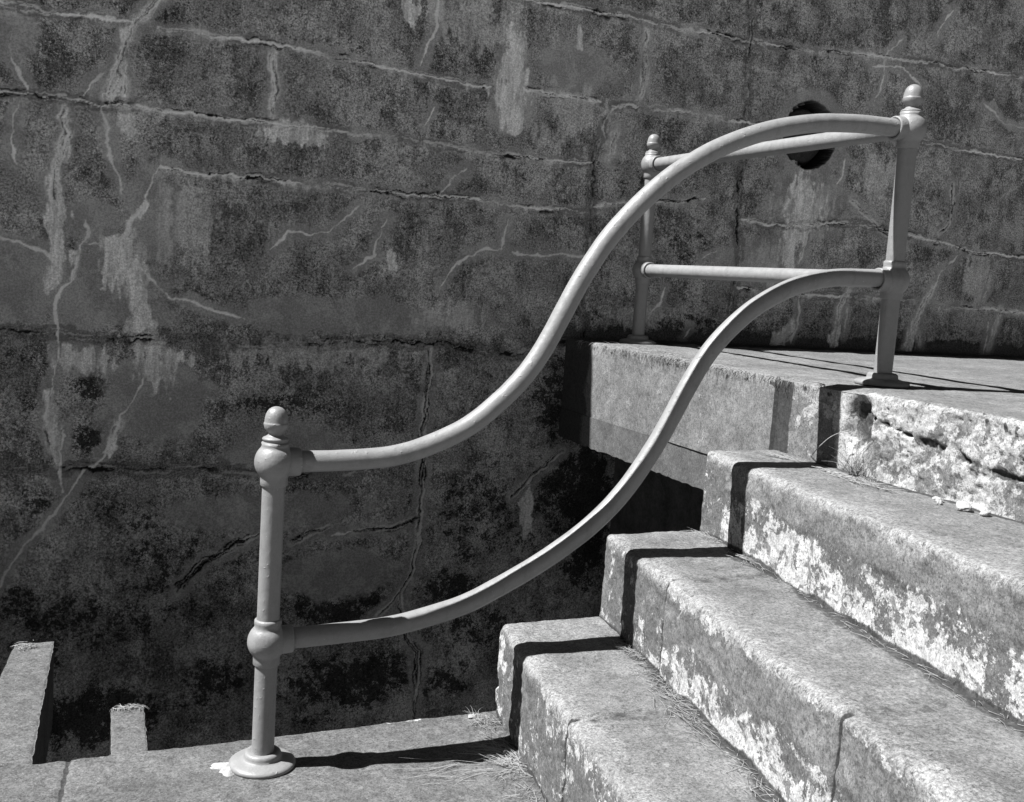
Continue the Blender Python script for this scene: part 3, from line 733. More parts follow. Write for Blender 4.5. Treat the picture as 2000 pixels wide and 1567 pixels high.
# ------------------------------------------------------------------ landing
landing = empty('concrete_landing', (1.69, 0, 0.58))
tag(landing, 'raised concrete landing slab with a spalled front edge at the top of the steps', 'landing')
LOC = (-1.69, 0, -0.58)
CR = [(-0.12, 1.00), (-0.277, 0.990), (-0.33, 0.975), (-0.40, 0.962), (-0.46, 0.950), (-0.52, 0.945), (-0.60, 0.935), (-0.68, 0.915), (-0.76, 0.905), (-0.9, 0.90), (-1.2, 0.87)]
def landing_front():
    ys = graded([(0, 1.52, 0.0065), (1.52, 1.9, 0.005), (1.9, 2.9, 0.0045), (2.9, 4.6, 0.02)]); ys = WY + 0.03 - ys
    prof = path_profile([(0.0, 0.722), (0.0, H4), (0.5, H4)], 0.0050, [0, 0.014, 0])
    def flds(X, Y, Z):
        n1 = fbm(X * 7, Y * 7, Z * 7, 4, 500); n2 = fbm(X * 34, Y * 34, Z * 34, 4, 511); n3 = fbm(X * 90, Y * 90, Z * 90, 2, 521)
        rock = sstep(-0.175, -0.24, Y + 0.03 * n1)
        dc = np.full(X.shape, 1.0)
        for (a, b), (c, d) in zip(CR[:-1], CR[1:]):
            dy, dz = c - a, d - b
            t = np.clip(((Y - a) * dy + (Z - b) * dz) / (dy * dy + dz * dz), 0, 1)
            dc = np.minimum(dc, np.hypot(Y - a - t * dy, Z - b - t * dz))
        dc = dc + 0.016 * n2 + 0.016 * n1
        hollow = sstep(1.0, 0.35, np.hypot((Y + 0.235) / 0.075, (Z - 0.955) / 0.115) + 0.35 * n1)
        return n1, n2, n3, rock, dc, hollow
    def disp(X, Y, Z, U):
        n1, n2, n3, rock, dc, hollow = flds(X, Y, Z)
        front = sstep(0.10, 0.0, U)
        d = 0.004 * n1 + 0.0014 * n2 + 0.0006 * n3
        big = fbm(X * 3, Y * 6, Z * 11, 5, 555, 0.55) * 5.0 + 0.25 * n2
        fl = np.floor(big); fr_ = big - fl
        plate = (fl + sstep(0.78, 0.98, fr_)) / 5.0
        d = d + front * rock * (0.016 * plate + 0.0045 * n2 + 0.0020 * n3 - 0.002)
        d = d - front * rock * 0.015 * sstep(0.011, 0.003, dc) * sstep(-1.0, -0.8, Y) * sstep(-0.45, -0.05, n1 + 0.4 * n2)
        d = d - front * 0.05 * hollow
        d = d - front * 0.012 * sstep(SIDE + 0.0, SIDE - 0.004, Y) * (1 - rock)       # the dark recessed strip right of the slab
        return d
    def attrs(X, Y, Z, U):
        n1, n2, n3, rock, dc, hollow = flds(X, Y, Z)
        front = sstep(0.02, 0.005, U)
        w = front * (rock * (0.74 + 0.75 * n1) + (1 - rock) * np.where(Y < SIDE, 0.30 + 0.4 * n1 + 0.5 * sstep(-0.10, -0.16, Y), 0.02 + 0.09 * sstep(0.1, 0.4, n1)))
        worn = sstep(0.05, 0.01, U + 0.02 * n1) * sstep(0.985, 1.03, Z + 0.02 * n1) * (0.7 + 0.5 * n1)
        strip = sstep(SIDE + 0.004, SIDE - 0.004, Y) * sstep(0.075, 0.10, Y + 0.01 * n1)
        w = w * (1 - 0.7 * strip * front)
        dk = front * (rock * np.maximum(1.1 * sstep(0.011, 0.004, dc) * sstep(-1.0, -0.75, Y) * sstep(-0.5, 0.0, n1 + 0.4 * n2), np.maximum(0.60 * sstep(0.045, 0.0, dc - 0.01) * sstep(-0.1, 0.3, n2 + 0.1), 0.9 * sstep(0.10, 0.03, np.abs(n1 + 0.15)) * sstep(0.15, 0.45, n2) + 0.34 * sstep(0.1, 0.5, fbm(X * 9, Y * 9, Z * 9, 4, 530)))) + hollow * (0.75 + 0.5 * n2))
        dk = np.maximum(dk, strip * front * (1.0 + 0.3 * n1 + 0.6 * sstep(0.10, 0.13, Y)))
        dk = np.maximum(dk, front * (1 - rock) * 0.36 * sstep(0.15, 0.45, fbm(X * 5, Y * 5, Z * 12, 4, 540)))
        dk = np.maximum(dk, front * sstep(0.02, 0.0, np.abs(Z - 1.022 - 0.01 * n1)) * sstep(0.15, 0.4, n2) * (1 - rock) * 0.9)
        dk = np.maximum(dk, 0.85 * sstep(1.44, 1.54, Y + 0.04 * n1))  # painted shade over the dark growth at the slab's wall end
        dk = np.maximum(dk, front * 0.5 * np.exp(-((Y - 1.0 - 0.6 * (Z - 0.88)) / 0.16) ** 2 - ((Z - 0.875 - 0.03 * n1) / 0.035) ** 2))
        return dict(white=w, dark=dk, worn=worn)
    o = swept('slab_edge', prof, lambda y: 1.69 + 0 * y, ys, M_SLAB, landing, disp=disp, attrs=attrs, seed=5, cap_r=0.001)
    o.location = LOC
landing_front()
# top sheet of the landing, lower beam face, underside
ys = graded([(-3.2, -1.0, 0.05), (-1.0, 1.42, 0.03), (1.42, WY + 0.02, 0.006)]); xs = graded([(2.15, 5.0, 0.02), (5.0, 14, 0.3)])
X, Y = np.meshgrid(xs, ys, indexing='ij')
z = H4 + 0.0045 * fbm(X * 7, Y * 7, 0 * X + H4 * 7, 4, 500) * 1.0
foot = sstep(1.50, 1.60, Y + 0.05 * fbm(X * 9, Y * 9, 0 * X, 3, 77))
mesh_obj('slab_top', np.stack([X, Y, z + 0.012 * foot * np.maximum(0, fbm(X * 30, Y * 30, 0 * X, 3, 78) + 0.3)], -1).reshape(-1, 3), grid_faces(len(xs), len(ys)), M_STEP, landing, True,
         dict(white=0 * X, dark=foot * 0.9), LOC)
# lower cast beam, set back 3 mm, rough at its foot
ys = np.linspace(SIDE - 0.1, WY, 300); zs = np.linspace(0.585, 0.7215, 30)
Y, Z = np.meshgrid(ys, zs, indexing='ij')
n = fbm(Y * 20, Z * 20, 0 * Y, 3, 600)
Xb = 1.6935 - 0.0085 * sstep(0.75, 1.35, Y) + 0.0008 * n
Zb = Z + 0.006 * fbm(Y * 30, 0 * Y, 0 * Y, 3, 610) * sstep(0.60, 0.585, Z)
V1 = np.stack([Xb, Y, Zb], -1).reshape(-1, 3)
b = box(1.70, 2.6, SIDE - 0.1, WY + 0.01, 0.592, 0.7205)
F1 = [tuple(f) for f in grid_faces(len(ys), len(zs))]
nb = len(V1); tp = np.arange(len(ys)) * len(zs) + len(zs) - 1
V1 = np.concatenate([V1, V1[tp] * np.array([0, 1, 1]) + np.array([1.72, 0, 0])])
F1 += [(int(tp[i]), int(tp[i + 1]), nb + i + 1, nb + i) for i in range(len(ys) - 1)]
Vj, Fj = join([(V1, F1), b])
at = np.zeros(len(Vj))
mesh_obj('support_beam', Vj, Fj, M_BEAMF, landing, False, dict(white=at + 0.05, dark=0.9 * sstep(1.44, 1.56, Vj[:, 1])), LOC)  # wall end of the beam darkened too, shade painted into its colour
b = box(2.19, 14, -3.2, WY + 0.02, 0.2, H4 - 0.03)
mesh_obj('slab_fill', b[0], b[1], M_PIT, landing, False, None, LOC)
b = box(1.80, 2.19, -3.2, 0.15, 0.2, H4 - 0.03)
mesh_obj('slab_fill', b[0], b[1], M_PIT, landing, False, None, LOC)
# recessed face under the landing
ys = np.linspace(0.1, WY, 90); zs = np.linspace(-3, 0.592, 160)
Y, Z = np.meshgrid(ys, zs, indexing='ij')
Z = -3 + (Z + 3) / 3.592 * (3 + 0.545 - 0.14 * sstep(1.3, 0.2, Y))
Xr = 2.0 + 0.02 * fbm(Y * 6, Z * 6, 0 * Y, 4, 620)
mesh_obj('pier', np.stack([Xr, Y, Z], -1).reshape(-1, 3), grid_faces(len(ys), len(zs)), M_PIER, landing, True, None, LOC)

# ------------------------------------------------------------------ lower platform, pit
def near_sheet(name, x0, x1_, y0, y1_, sp, z, mat, seed, parent=None, kind='structure', extra=None):
    xs = graded([(x0, x1_, sp)]); ys = graded([(y0, y1_, sp)])
    X, Y = np.meshgrid(xs, ys, indexing='ij')
    n1 = fbm(X * 7, Y * 7, 0 * X, 4, seed); n2 = fbm(X * 34, Y * 34, 0 * X, 3, seed + 1)
    e = sstep(0.012, 0.0, y1_ - Y)
    stub_ = np.maximum(sstep(-0.75, -0.735, X) * sstep(-0.552, -0.566, X), sstep(-0.376, -0.366, X) * sstep(-0.272, -0.282, X))
    e = e * (1 - stub_)
    Z = z + 0.003 * n1 + 0.0013 * n2 - 0.010 * e * (0.6 + 0.8 * n2)
    w = 0.45 * sstep(0.03, 0.0, y1_ - Y) * (0.6 + n1) * (1 - stub_)
    d = 0 * X
    if extra is not None: w, d, Z = extra(X, Y, Z, n1, n2, w, d)
    Yd = Y + 0.005 * n2 * e
    V = np.stack([X, Yd, Z], -1)
    F = grid_faces(len(xs), len(ys))
    # front lip down into the pit
    m = len(ys); nx = len(xs)
    last = V[:, -1, :].copy(); low = last.copy(); low[:, 2] -= 0.25
    Vf = np.concatenate([V.reshape(-1, 3), low])
    top = np.arange(nx) * m + m - 1; bot = nx * m + np.arange(nx)
    F2 = np.stack([top[1:], top[:-1], bot[:-1], bot[1:]], 1)[:, ::-1]
    pad = np.zeros(nx)
    o = mesh_obj(name, Vf, np.concatenate([F, F2]), mat, parent, True, dict(white=np.concatenate([w.ravel(), pad]), dark=np.concatenate([d.ravel(), pad])))
    if kind: tag(o, kind=kind)
    return o
def plat_extra(X, Y, Z, n1, n2, w, d):
    jx = -0.475 + 0.045 * (SIDE - Y) / 1.0 + 0.003 * n1                 # hairline joint beside the beam
    j = sstep(0.0065, 0.003, np.abs(X - (-0.472 - 0.11 * (SIDE - Y)) - 0.004 * n1))
    Z = Z - 0.004 * j
    d = np.maximum(d, j * 1.2)
    # grit and soil against the first step
    ed = x1(Y) - X
    s = sstep(0.10, 0.0, ed + 0.05 * n1) 
    d = np.maximum(d, s * 0.45)
    Z = Z + s * 0.006 * np.maximum(0, n2 + 0.3)
    return w, d, Z
near_sheet('platform', -1.3, 0.80, -1.75, SIDE, 0.0062, G0, M_DECK, 700, extra=plat_extra)
# the rest of the lower platform, 4 mm lower and reaching far out
def quad_sheet(name, x0, x1_, y0, y1_, z, mat):
    V = [(x0, y0, z), (x1_, y0, z), (x1_, y1_, z), (x0, y1_, z)]
    me_o = mesh_obj(name, V, [(0, 1, 2, 3)], mat, None, False, dict(white=[0] * 4, dark=[0] * 4))
    return tag(me_o, kind='structure')
quad_sheet('ground', -400, 400, -400, SIDE - 0.02, G0 - 0.03, M_APRON)
b = box(-8, 0.9, SIDE - 0.6, SIDE - 0.018, -3.0, G0 - 0.034)
tag(mesh_obj('platform_side', b[0], b[1], M_PIT, None, False), kind='structure')
quad_sheet('pit_floor', -8, 2.6, SIDE - 0.7, WY + 0.3, -2.2, M_PITF)
quad_sheet('hilltop_ground', -400, 400, WY + 0.6, 400, WALL_TOP - 0.04, M_SOIL)
b = box(-9.0, -7.0, -1.0, WY + 0.9, -3, 0.8)
tag(mesh_obj('pit_end_wall', b[0], b[1], M_PIT, None, False), 'plain concrete block closing the far left end of the dark pit', 'wall')

def stub(name, pts, label, grp, seed):
    """pts: plan quadrilateral (near-left, near-right, far-right, far-left)"""
    nu, nv = 60, 150
    u = np.linspace(0, 1, nu)[:, None]; v = np.linspace(0, 1, nv)[None, :]
    P = [np.array(p) for p in pts]
    XY = (1 - u)[..., None] * ((1 - v)[..., None] * P[0] + v[..., None] * P[3]) + u[..., None] * ((1 - v)[..., None] * P[1] + v[..., None] * P[2])
    X = XY[..., 0].copy(); Y = XY[..., 1].copy()
    n1 = fbm(X * 9, Y * 9, 0 * X, 4, seed); n2 = fbm(X * 40, Y * 40, 0 * X, 3, seed + 1)
    X = X + 0.003 * n2 * (np.abs(u - 0.5) > 0.49); Y = Y + 0.003 * n2 * (v > 0.99)
    edge = np.maximum(sstep(0.46, 0.5, np.abs(u - 0.5)) * np.ones_like(v), sstep(0.985, 1.0, v) * np.ones_like(u))
    Z = G0 - 0.0005 + 0.003 * n1 + 0.0013 * n2 - 0.004 * edge * (0.5 + n2)
    V = np.stack([X, Y, Z], -1).reshape(-1, 3)
    F = [tuple(f) for f in grid_faces(nu, nv)]
    idx = np.arange(nu * nv).reshape(nu, nv)
    loop = list(idx[0, ::-1]) + list(idx[1:, 0]) + list(idx[-1, 1:]) + list(idx[-2:0:-1, -1])
    nl = len(loop); base = len(V)
    low = V[loop].copy(); low[:, 2] = -0.28
    V = np.concatenate([V, low])
    F += [(loop[i], loop[(i + 1) % nl], base + (i + 1) % nl, base + i) for i in range(nl)]
    w = np.concatenate([(0.08 * edge + 0 * X).ravel(), np.zeros(nl)])
    dk = np.concatenate([((v > 0.93) * (0.4 + n2) * 0.5 + 0 * X).ravel(), np.zeros(nl)])
    o = mesh_obj(name, V, F, M_DECK, None, True, dict(white=w, dark=dk))
    return tag(o, label, 'concrete beam', grp)
stub('concrete_beam', [(-0.735, SIDE + 0.002), (-0.560, SIDE + 0.002), (-0.503, 1.07), (-0.622, 1.075)], 'long sunlit concrete beam end reaching over the dark pit at the left edge', 'concrete beam stubs over the pit', 801)
stub('concrete_beam', [(-0.369, SIDE + 0.002), (-0.276, SIDE + 0.002), (-0.262, 0.468), (-0.354, 0.458)], 'short narrow concrete beam stub over the dark pit with straw on its end', 'concrete beam stubs over the pit', 802)

# ------------------------------------------------------------------ railing
TOP = [(0.0,0.81),(0.072,0.81),(0.168,0.811),(0.256,0.815),(0.335,0.827),(0.409,0.850),(0.495,0.888),(0.538,0.915),(0.572,0.941),(0.645,1.005),(0.707,1.080),(0.747,1.150),(0.786,1.231),(0.833,1.328),(0.881,1.405),(0.913,1.454),(1.003,1.554),(1.096,1.640),(1.209,1.716),(1.329,1.775),(1.429,1.811),(1.525,1.835),(1.632,1.855),(1.757,1.866),(1.882,1.868),(1.953,1.872)]
LOW = [(0.0,0.332),(0.065,0.335),(0.163,0.338),(0.271,0.342),(0.388,0.357),(0.515,0.388),(0.582,0.412),(0.665,0.451),(0.771,0.507),(0.909,0.598),(0.989,0.670),(1.061,0.756),(1.126,0.858),(1.158,0.916),(1.206,1.014),(1.267,1.124),(1.342,1.210),(1.42,1.278),(1.544,1.345),(1.66,1.380),(1.718,1.390),(1.889,1.397),(1.953,1.399)]
def smooth_path(P, n=160, it=14):
    P = np.array(P, float)
    s = np.concatenate([[0], np.cumsum(np.linalg.norm(np.diff(P, axis=0), axis=1))])
    q = np.linspace(0, s[-1], n)
    R = np.stack([np.interp(q, s, P[:, i]) for i in range(P.shape[1])], 1)
    for _ in range(it):
        R[1:-1] = 0.25 * R[:-2] + 0.5 * R[1:-1] + 0.25 * R[2:]
    return R
def tube(P, r, n=28, wob=0.0):
    P = np.asarray(P, float); m = len(P)
    T = np.gradient(P, axis=0); T /= np.linalg.norm(T, axis=1)[:, None]
    B = np.cross(T, np.array([0.0, 1.0, 0.0]) if abs(T[0][1]) < 0.7 else np.array([0, 0, 1.0])); B /= np.linalg.norm(B, axis=1)[:, None]
    N = np.cross(B, T)
    V = []
    for i in range(m):
        rr = r * (1 + wob * math.sin(i * 0.9) * math.sin(i * 0.23))
        for k in range(n):
            a = 2 * math.pi * k / n
            V.append(P[i] + rr * (math.cos(a) * B[i] + math.sin(a) * N[i]))
    F = [(i * n + k, i * n + (k + 1) % n, (i + 1) * n + (k + 1) % n, (i + 1) * n + k) for i in range(m - 1) for k in range(n)]
    F = [f[::-1] for f in F]
    return np.array(V), F

POSTS = [Vector((0, 0, G0)), Vector((1.953, -0.04, H4 + 0.002)), Vector((1.972, 1.555, H4 + 0.000))]
railing = empty('handrail', (0, 0, G0))
tag(railing, 'grey painted pipe railing with ball fittings, acorn tips and two S-curved rails beside the steps', 'railing')

POLE_R = 0.0292
def orient(V, d):
    """rotate lathe axis z onto unit direction d"""
    q = Vector((0, 0, 1)).rotation_difference(Vector(d))
    return np.array([q @ Vector(v) for v in V])
def fitting(zc, dirs, up=0.060, dn=0.062, top_open=True):
    """ball tee: ball, collars up and down, sockets along dirs; one mesh"""
    parts = []
    rb = 0.0515; rc = 0.0350
    prof = [(POLE_R + 0.001, -dn), (rc - 0.0015, -dn), (rc, -dn + 0.002), (rc, -dn + 0.016), (rc + 0.0006, -0.0385)]
    for k in range(1, 22):
        a = -0.80 + 1.60 * k / 22
        prof.append((rb * math.cos(a), rb * math.sin(a) * 1.0))
    prof += [(rc + 0.0008, 0.0375), (rc - 0.001, 0.043), (rc + 0.0004, 0.050), (rc, up - 0.002), (rc - 0.002, up), (POLE_R + 0.0005, up + 0.0015)]
    prof = [(r, z) for r, z in prof]
    V, F = lathe(prof, 44)
    V = np.array(V)
    parts.append((V, F))
    for d in dirs:
        V2, F2 = lathe([(0.030, 0.0), (0.037, 0.012), (0.0372, 0.050), (0.0368, 0.062), (0.0355, 0.0648), (0.0300, 0.0648), (0.0298, 0.0560), (0.0270, 0.0550)], 40)
        parts.append((orient(V2, d), F2))
    V, F = join(parts)
    V[:, 2] += zc
    return V, F
def acorn(z0):
    z0 -= 0.868
    prof = [(0.0315, 0.860), (0.0315, 0.8745), (0.0335, 0.8755), (0.0340, 0.8785), (0.0315, 0.8815), (0.0250, 0.8845), (0.0200, 0.8880), (0.0185, 0.8915), (0.0195, 0.8950), (0.0250, 0.9000), (0.0290, 0.9055), (0.0308, 0.9110), (0.0315, 0.9160), (0.0316, 0.9185), (0.0302, 0.9198), (0.0298, 0.9230), (0.0292, 0.9310), (0.0272, 0.9400), (0.0238, 0.9480), (0.0190, 0.9545), (0.0125, 0.9590), (0.0060, 0.9612), (0.0004, 0.9618)]
    V, F = lathe([(r, z + z0) for r, z in prof], 40)
    return V, F
def flange():
    prof = [(0.090, 0.0), (0.0925, 0.004), (0.0915, 0.009), (0.0865, 0.0130), (0.0780, 0.0160), (0.0660, 0.0185), (0.0560, 0.0205), (0.0525, 0.0225), (0.0518, 0.0290), (0.0500, 0.0350), (0.0455, 0.0385), (0.0400, 0.0395), (0.0350, 0.0385), (0.0300, 0.0370)]
    return lathe([(r * 0.945, z) for r, z in prof], 48)
def make_post(p, dirs_top, dirs_low, label):
    base = p - POSTS[0]
    prof = [(POLE_R, 0.02)] + [(POLE_R, 0.02 + 0.83 * k / 20) for k in range(1, 21)]
    V, F = lathe(prof, 40)
    po = mesh_obj('post', V, F, M_PAINT, railing, True, None, base)
    tag(po, label)
    V, F = flange(); mesh_obj('base_flange', V, F, M_PAINT, po)
    V, F = fitting(0.340, dirs_low); mesh_obj('ball_fitting', V, F, M_PAINT, po)
    V, F = fitting(0.818, dirs_top, up=0.052); mesh_obj('ball_fitting', V, F, M_PAINT, po)
    V, F = acorn(0.818 + (0.050 if p.x < 1 else 0.044)); mesh_obj('acorn_finial', V, F, M_PAINT, po)
    return po
fy = Vector((0.036, 0.9993, 0.0)).normalized()
make_post(POSTS[0], [(1, -0.02, 0.0)], [(0.9985, -0.02, 0.04)], 'lower post at the foot of the steps')
make_post(POSTS[1], [(-0.995, 0.02, -0.06), tuple(fy)], [(-1, 0.02, -0.02), tuple(fy)], 'upper post at the head of the steps')
make_post(POSTS[2], [tuple(-fy)], [tuple(-fy)], 'far post beside the wall')
for PTS in (TOP, LOW):
    R = smooth_path(PTS, 170, 16)
    P = np.stack([R[:, 0], -0.0205 * R[:, 0], R[:, 1] - G0], 1)
    s = np.concatenate([[0], np.cumsum(np.linalg.norm(np.diff(P, axis=0), axis=1))])
    k0 = np.searchsorted(s, 0.052); k1 = np.searchsorted(s, s[-1] - 0.052)
    P[:, 2] += 0.0012 * vnoise(s * 9, 0 * s, 0 * s, 12); P[:, 1] += 0.0012 * vnoise(s * 9, 0 * s, 0 * s + 4, 14)
    V, F = tube(P[k0:k1], 0.0280, 36, 0.006)
    o = mesh_obj('rail', V, F, M_PAINT, railing, True, None)
    tag(o, 'upper S-curved rail' if PTS is TOP else 'lower S-curved rail')
for zc in (0.818, 0.340):
    a = POSTS[1] - POSTS[0] + Vector((0, 0, zc)); c = POSTS[2] - POSTS[0] + Vector((0, 0, zc))
    d = (c - a).normalized()
    P = np.array([a + d * (0.052 + (c - a).length * 0 + t * ((c - a).length - 0.104)) for t in np.linspace(0, 1, 24)])
    V, F = tube(P, 0.0280, 32, 0.0)
    o = mesh_obj('rail', V, F, M_PAINT, railing, True, None)
    tag(o, 'straight upper rail across the landing edge' if zc > 0.5 else 'straight lower rail across the landing edge')

# ------------------------------------------------------------------ small things
def rock(name, loc, s, seed, mat, label, cat, grp):
    import bmesh
    bm = bmesh.new(); bmesh.ops.create_icosphere(bm, subdivisions=3, radius=1.0)
    V = np.array([v.co[:] for v in bm.verts]); F = [tuple(v.index for v in f.verts) for f in bm.faces]; bm.free()
    n = fbm(V[:, 0] * 1.5 + seed, V[:, 1] * 1.5, V[:, 2] * 1.5, 3, seed)
    V = V * (1 + 0.45 * n[:, None])
    V[:, 2] = np.maximum(V[:, 2], -0.4)
    V = V * np.array(s)
    o = mesh_obj(name, V, F, mat, None, False, None, loc)
    o.rotation_euler = (0, 0, seed * 1.3)
    return tag(o, label, cat, grp)
rock('mortar_chip', (1.630, -0.715, H3 + 0.010), (0.030, 0.020, 0.016), 3, M_CHIP, 'largest white mortar chip lying on the top tread below the spalled edge', 'mortar chip', 'loose mortar chips')
rock('mortar_chip', (1.640, -0.775, H3 + 0.006), (0.018, 0.011, 0.009), 5, M_CHIP, 'flat chip just right of the largest white mortar chip', 'mortar chip', 'loose mortar chips')
rock('mortar_chip', (1.640, -0.625, H3 + 0.006), (0.013, 0.010, 0.008), 8, M_CHIP, 'small pale chip further left on the top tread, beside two crumbs', 'mortar chip', 'loose mortar chips')
rock('mortar_chip', (1.655, -0.600, H3 + 0.005), (0.011, 0.008, 0.006), 9, M_CHIP, 'tiny pale crumb nearest the riser on the top tread', 'mortar chip', 'loose mortar chips')
rock('mortar_chip', (1.615, -0.650, H3 + 0.005), (0.009, 0.007, 0.006), 12, M_CHIP, 'tiny pale crumb nearest the step edge on the top tread', 'mortar chip', 'loose mortar chips')
rock('mortar_chip', (0.650, 0.130, G0 + 0.003), (0.016, 0.010, 0.004), 15, M_CHIP, 'flat white chip on the platform just left of the first step', 'mortar chip', 'loose mortar chips')

# rough white mortar beside the lower post
t = np.linspace(0, 1, 26)[:, None]; a = np.linspace(0, 2 * math.pi, 60, endpoint=False)[None, :]
rad = 0.042 * (1 + 0.2 * np.sin(a * 3 + 1) + 0.25 * vnoise(np.cos(a) * 3, np.sin(a) * 3, 0 * a, 4) + 0.10 * vnoise(np.cos(a) * 9, np.sin(a) * 9, 0 * a, 6))
X = t * rad * np.cos(a) * 1.2; Y = t * rad * np.sin(a) * 1.0
Z = 0.010 * (1 - t ** 2) * (1 + 0.6 * fbm(X * 60, Y * 60, 0 * X, 3, 5)) - 0.003
Z = Z + 0.004 * fbm(X * 120, Y * 120, 0 * X, 2, 7) * (1 - t)
nu, nv = X.shape
V = np.stack([X, Y, Z], -1).reshape(-1, 3)
F = [(i * nv + k, i * nv + (k + 1) % nv, (i + 1) * nv + (k + 1) % nv, (i + 1) * nv + k) for i in range(nu - 1) for k in range(nv)]
F = [f[::-1] for f in F]
tag(mesh_obj('mortar_patch', V, F, M_CHIP, None, True, None, (-0.078, 0.003, G0)), 'rough white mortar smear beside the flange of the lower post', 'mortar patch')

def blades(specs, seed):
    """each blade: (x,y,z, heading, length, lift, droop, width) -> thin tapered three-sided stalk"""
    V = []; F = []
    rnd = random.Random(seed)
    for (x, y, z, hd, L, lift, droop, w) in specs:
        p = Vector((x, y, z)); el = lift; n0 = len(V); K = 7
        hdd = hd
        for i in range(K):
            tt = i / (K - 1); r = w * (1 - 0.8 * tt)
            d = Vector((math.cos(hdd) * math.cos(el), math.sin(hdd) * math.cos(el), math.sin(el)))
            s = Vector((-math.sin(hdd), math.cos(hdd), 0)); u = d.cross(s)
            for a in (0, 2.094, 4.189): V.append(p + s * (r * math.cos(a)) + u * (r * math.sin(a)))
            p = p + d * (L / (K - 1)); el -= droop / (K - 1); hdd += rnd.uniform(-0.30, 0.30); el += rnd.uniform(-0.10, 0.10)
        for i in range(K - 1):
            for k in range(3):
                a = n0 + i * 3 + k; b = n0 + i * 3 + (k + 1) % 3
                F.append((a, b, b + 3, a + 3))
    return np.array([v[:] for v in V]), F
rnd = random.Random(11)
def spray(n, cx, cy, z, rx, ry, L, lift, w, hd=None, hdv=3.14, droop=0.6):
    out = []
    for _ in range(int(n * 1.5)):
        h = (hd if hd is not None else 0) + rnd.uniform(-hdv, hdv)
        g1 = max(-1, min(1, rnd.gauss(0, 0.5))); g2 = max(-1, min(1, rnd.gauss(0, 0.5)))
        out.append((cx + rx * g1, cy + ry * g2, z + rnd.uniform(0, 0.004), h, rnd.uniform(*L), rnd.uniform(*lift), droop * rnd.uniform(0.4, 1.2), w * rnd.uniform(0.7, 1.7)))
    return out
# upright dry tuft in the corner of the top step
sp = spray(34, 0, 0, 0, 0.018, 0.016, (0.05, 0.15), (0.7, 1.5), 0.0011, None, 3.14, 0.8)
V, F = blades(sp, 1)
tag(mesh_obj('dry_grass_tuft', V, F, M_STRAW, None, True, None, (1.655, -0.285, H3)), 'upright tuft of dry grass in the corner of the top tread under the spalled edge', 'grass tuft')
sp = spray(16, 0, 0, 0, 0.012, 0.02, (0.03, 0.06), (0.5, 1.4), 0.0010, None, 3.14, 1.6)
V, F = blades(sp, 2)
tag(mesh_obj('dry_grass_tuft', V, F, M_STRAW, None, True, None, (1.635, -0.375, H3)), 'small curled tuft of dry grass right of the upright tuft on the top tread', 'grass tuft')
# the long bent stalk crossing the shadow
K = np.array(STALK)
V, F = tube(smooth_path(K, 24, 3), 0.0012, 6)
tag(mesh_obj('dry_stalk', V, F, M_STRAW, None, True), 'long bent dry stalk leaning across the shadow on the landing riser', 'stalk')
# straw litter (stuff)
sp = []
sp += spray(60, 1.610, -0.30, H3 + 0.002, 0.03, 0.16, (0.05, 0.14), (-0.02, 0.10), 0.0010, -1.57, 0.35, 0.1)
sp += spray(26, 1.63, 0.00, H3 + 0.002, 0.03, 0.06, (0.03, 0.10), (0.0, 0.1), 0.0009, 1.57, 0.5, 0.1)
sp += spray(30, 1.375, -0.20, H2 + 0.002, 0.02, 0.12, (0.04, 0.10), (0.0, 0.15), 0.0009, -1.7, 0.4, 0.1)
sp += spray(40, 1.40, 0.06, H2 + 0.002, 0.02, 0.07, (0.02, 0.06), (0.0, 0.3), 0.0008, None, 3.14, 0.2)
sp += spray(120, 0.98, -0.50, H1 + 0.002, 0.035, 0.25, (0.02, 0.06), (0.0, 0.4), 0.0008, None, 3.14, 0.3)
sp += spray(18, 0.93, -0.55, H1 + 0.002, 0.03, 0.22, (0.06, 0.16), (0.0, 0.08), 0.0009, -1.75, 0.3, 0.1)
sp += spray(70, 1.02, -0.15, H1 + 0.002, 0.02, 0.13, (0.02, 0.05), (0.0, 0.3), 0.0008, None, 3.14, 0.3)
for k in range(260):
    yy = -0.22 - 1.3 * rnd.random() ** 1.2
    sp.append((x2(yy) - 0.008 - 0.06 * rnd.random() ** 1.5, yy, H1 + 0.002, rnd.uniform(0, 6.28) if rnd.random() < 0.6 else -1.75 + rnd.uniform(-0.3, 0.3), rnd.uniform(0.015, 0.06), rnd.uniform(0, 0.3), 0.3, 0.0010))
for k in range(120):
    yy = -0.10 - 1.5 * rnd.random()
    sp.append((x3(yy) - 0.006 - 0.04 * rnd.random() ** 2, yy, H2 + 0.002, rnd.uniform(0, 6.28) if rnd.random() < 0.5 else -1.75 + rnd.uniform(-0.3, 0.3), rnd.uniform(0.015, 0.06), rnd.uniform(0, 0.25), 0.3, 0.0009))
V, F = blades(sp, 5)
tag(mesh_obj('straw_litter', V, F, M_STRAW, None, True), 'dry straw and roots lying in the inner corners of the treads', 'straw litter', kind='stuff')
sp = []
sp += spray(90, 0.655, -0.16, G0 + 0.002, 0.05, 0.11, (0.03, 0.10), (0.0, 0.35), 0.0010, 2.6, 1.2, 0.3)
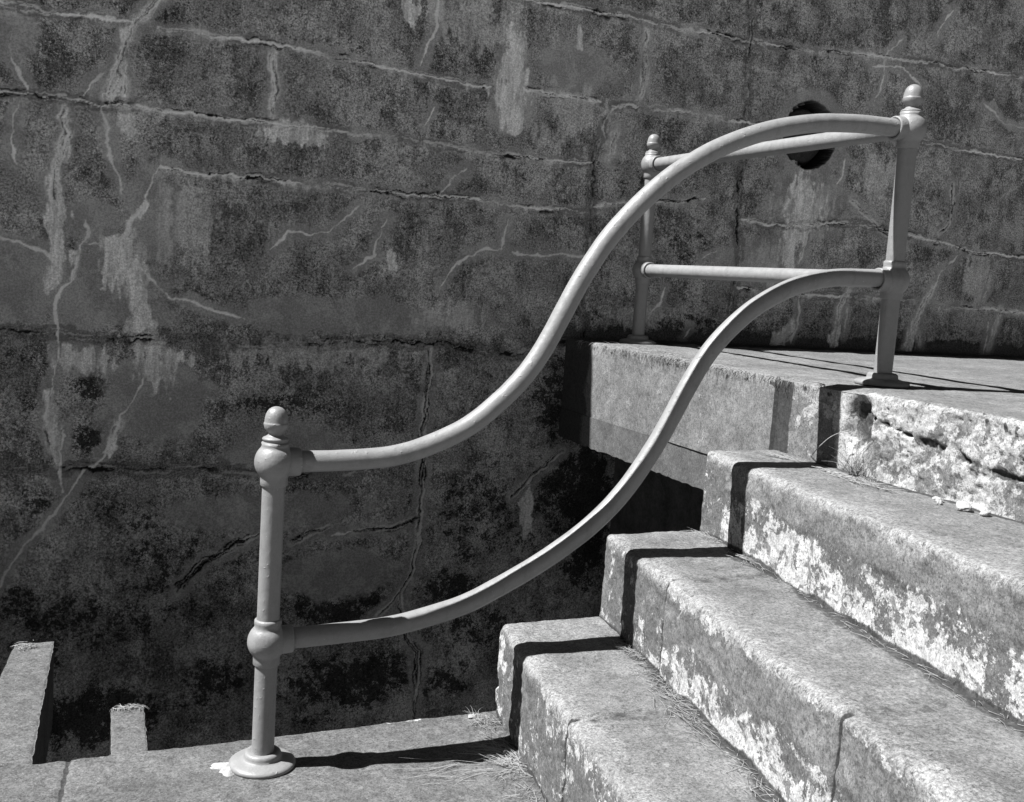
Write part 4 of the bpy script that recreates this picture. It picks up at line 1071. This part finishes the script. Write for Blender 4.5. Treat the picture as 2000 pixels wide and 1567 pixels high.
sp += spray(70, 0.675, 0.09, G0 + 0.002, 0.04, 0.05, (0.02, 0.06), (0.0, 0.5), 0.0008, None, 3.14, 0.4)
sp += spray(60, 0.62, -0.40, G0 + 0.002, 0.05, 0.16, (0.02, 0.06), (0.0, 0.4), 0.0008, None, 3.14, 0.3)
sp += spray(10, 0.50, -0.18, G0 + 0.003, 0.08, 0.07, (0.08, 0.16), (0.0, 0.05), 0.0010, 3.0, 0.3, 0.05)
V, F = blades(sp, 6)
tag(mesh_obj('straw_litter', V, F, M_STRAW, None, True), 'dry straw and soil gathered at the foot of the first step', 'straw litter', kind='stuff')
sp = spray(420, 1.688, 0.75, H4 - 0.002, 0.010, 0.82, (0.015, 0.045), (-1.2, 0.3), 0.0008, 3.14, 1.3, 0.8)
sp += spray(160, 1.74, 0.95, H4 + 0.004, 0.07, 0.45, (0.02, 0.06), (-0.02, 0.15), 0.0008, None, 3.14, 0.1)
V, F = blades(sp, 7)
tag(mesh_obj('dead_roots', V, F, M_STRAW, None, True), 'pale dead roots matted along the front edge of the landing', 'dead roots', kind='stuff')
sp = spray(70, -0.308, 0.445, G0 + 0.003, 0.040, 0.012, (0.015, 0.035), (0.0, 0.35), 0.0009, None, 3.14, 1.0)
V, F = blades(sp, 8)
tag(mesh_obj('straw_litter', V, F, M_STRAW, None, True), 'clump of straw on the end of the short beam stub', 'straw litter', kind='stuff')
sp = spray(45, -0.590, 1.03, G0 + 0.003, 0.03, 0.04, (0.015, 0.04), (0.0, 0.3), 0.0010, None, 3.14, 1.0)
V, F = blades(sp, 9)
tag(mesh_obj('straw_litter', V, F, M_STRAW, None, True), 'straw and twigs on the end of the long beam', 'straw litter', kind='stuff')
sp = spray(500, 3.0, 1.60, H4 + 0.006, 1.4, 0.05, (0.02, 0.07), (0.0, 0.3), 0.0012, 0, 0.8, 0.3)
V, F = blades(sp, 10)
tag(mesh_obj('leaf_litter', V, F, M_TWIG, None, True), 'dark twigs and leaf litter along the foot of the wall on the landing', 'leaf litter', kind='stuff')
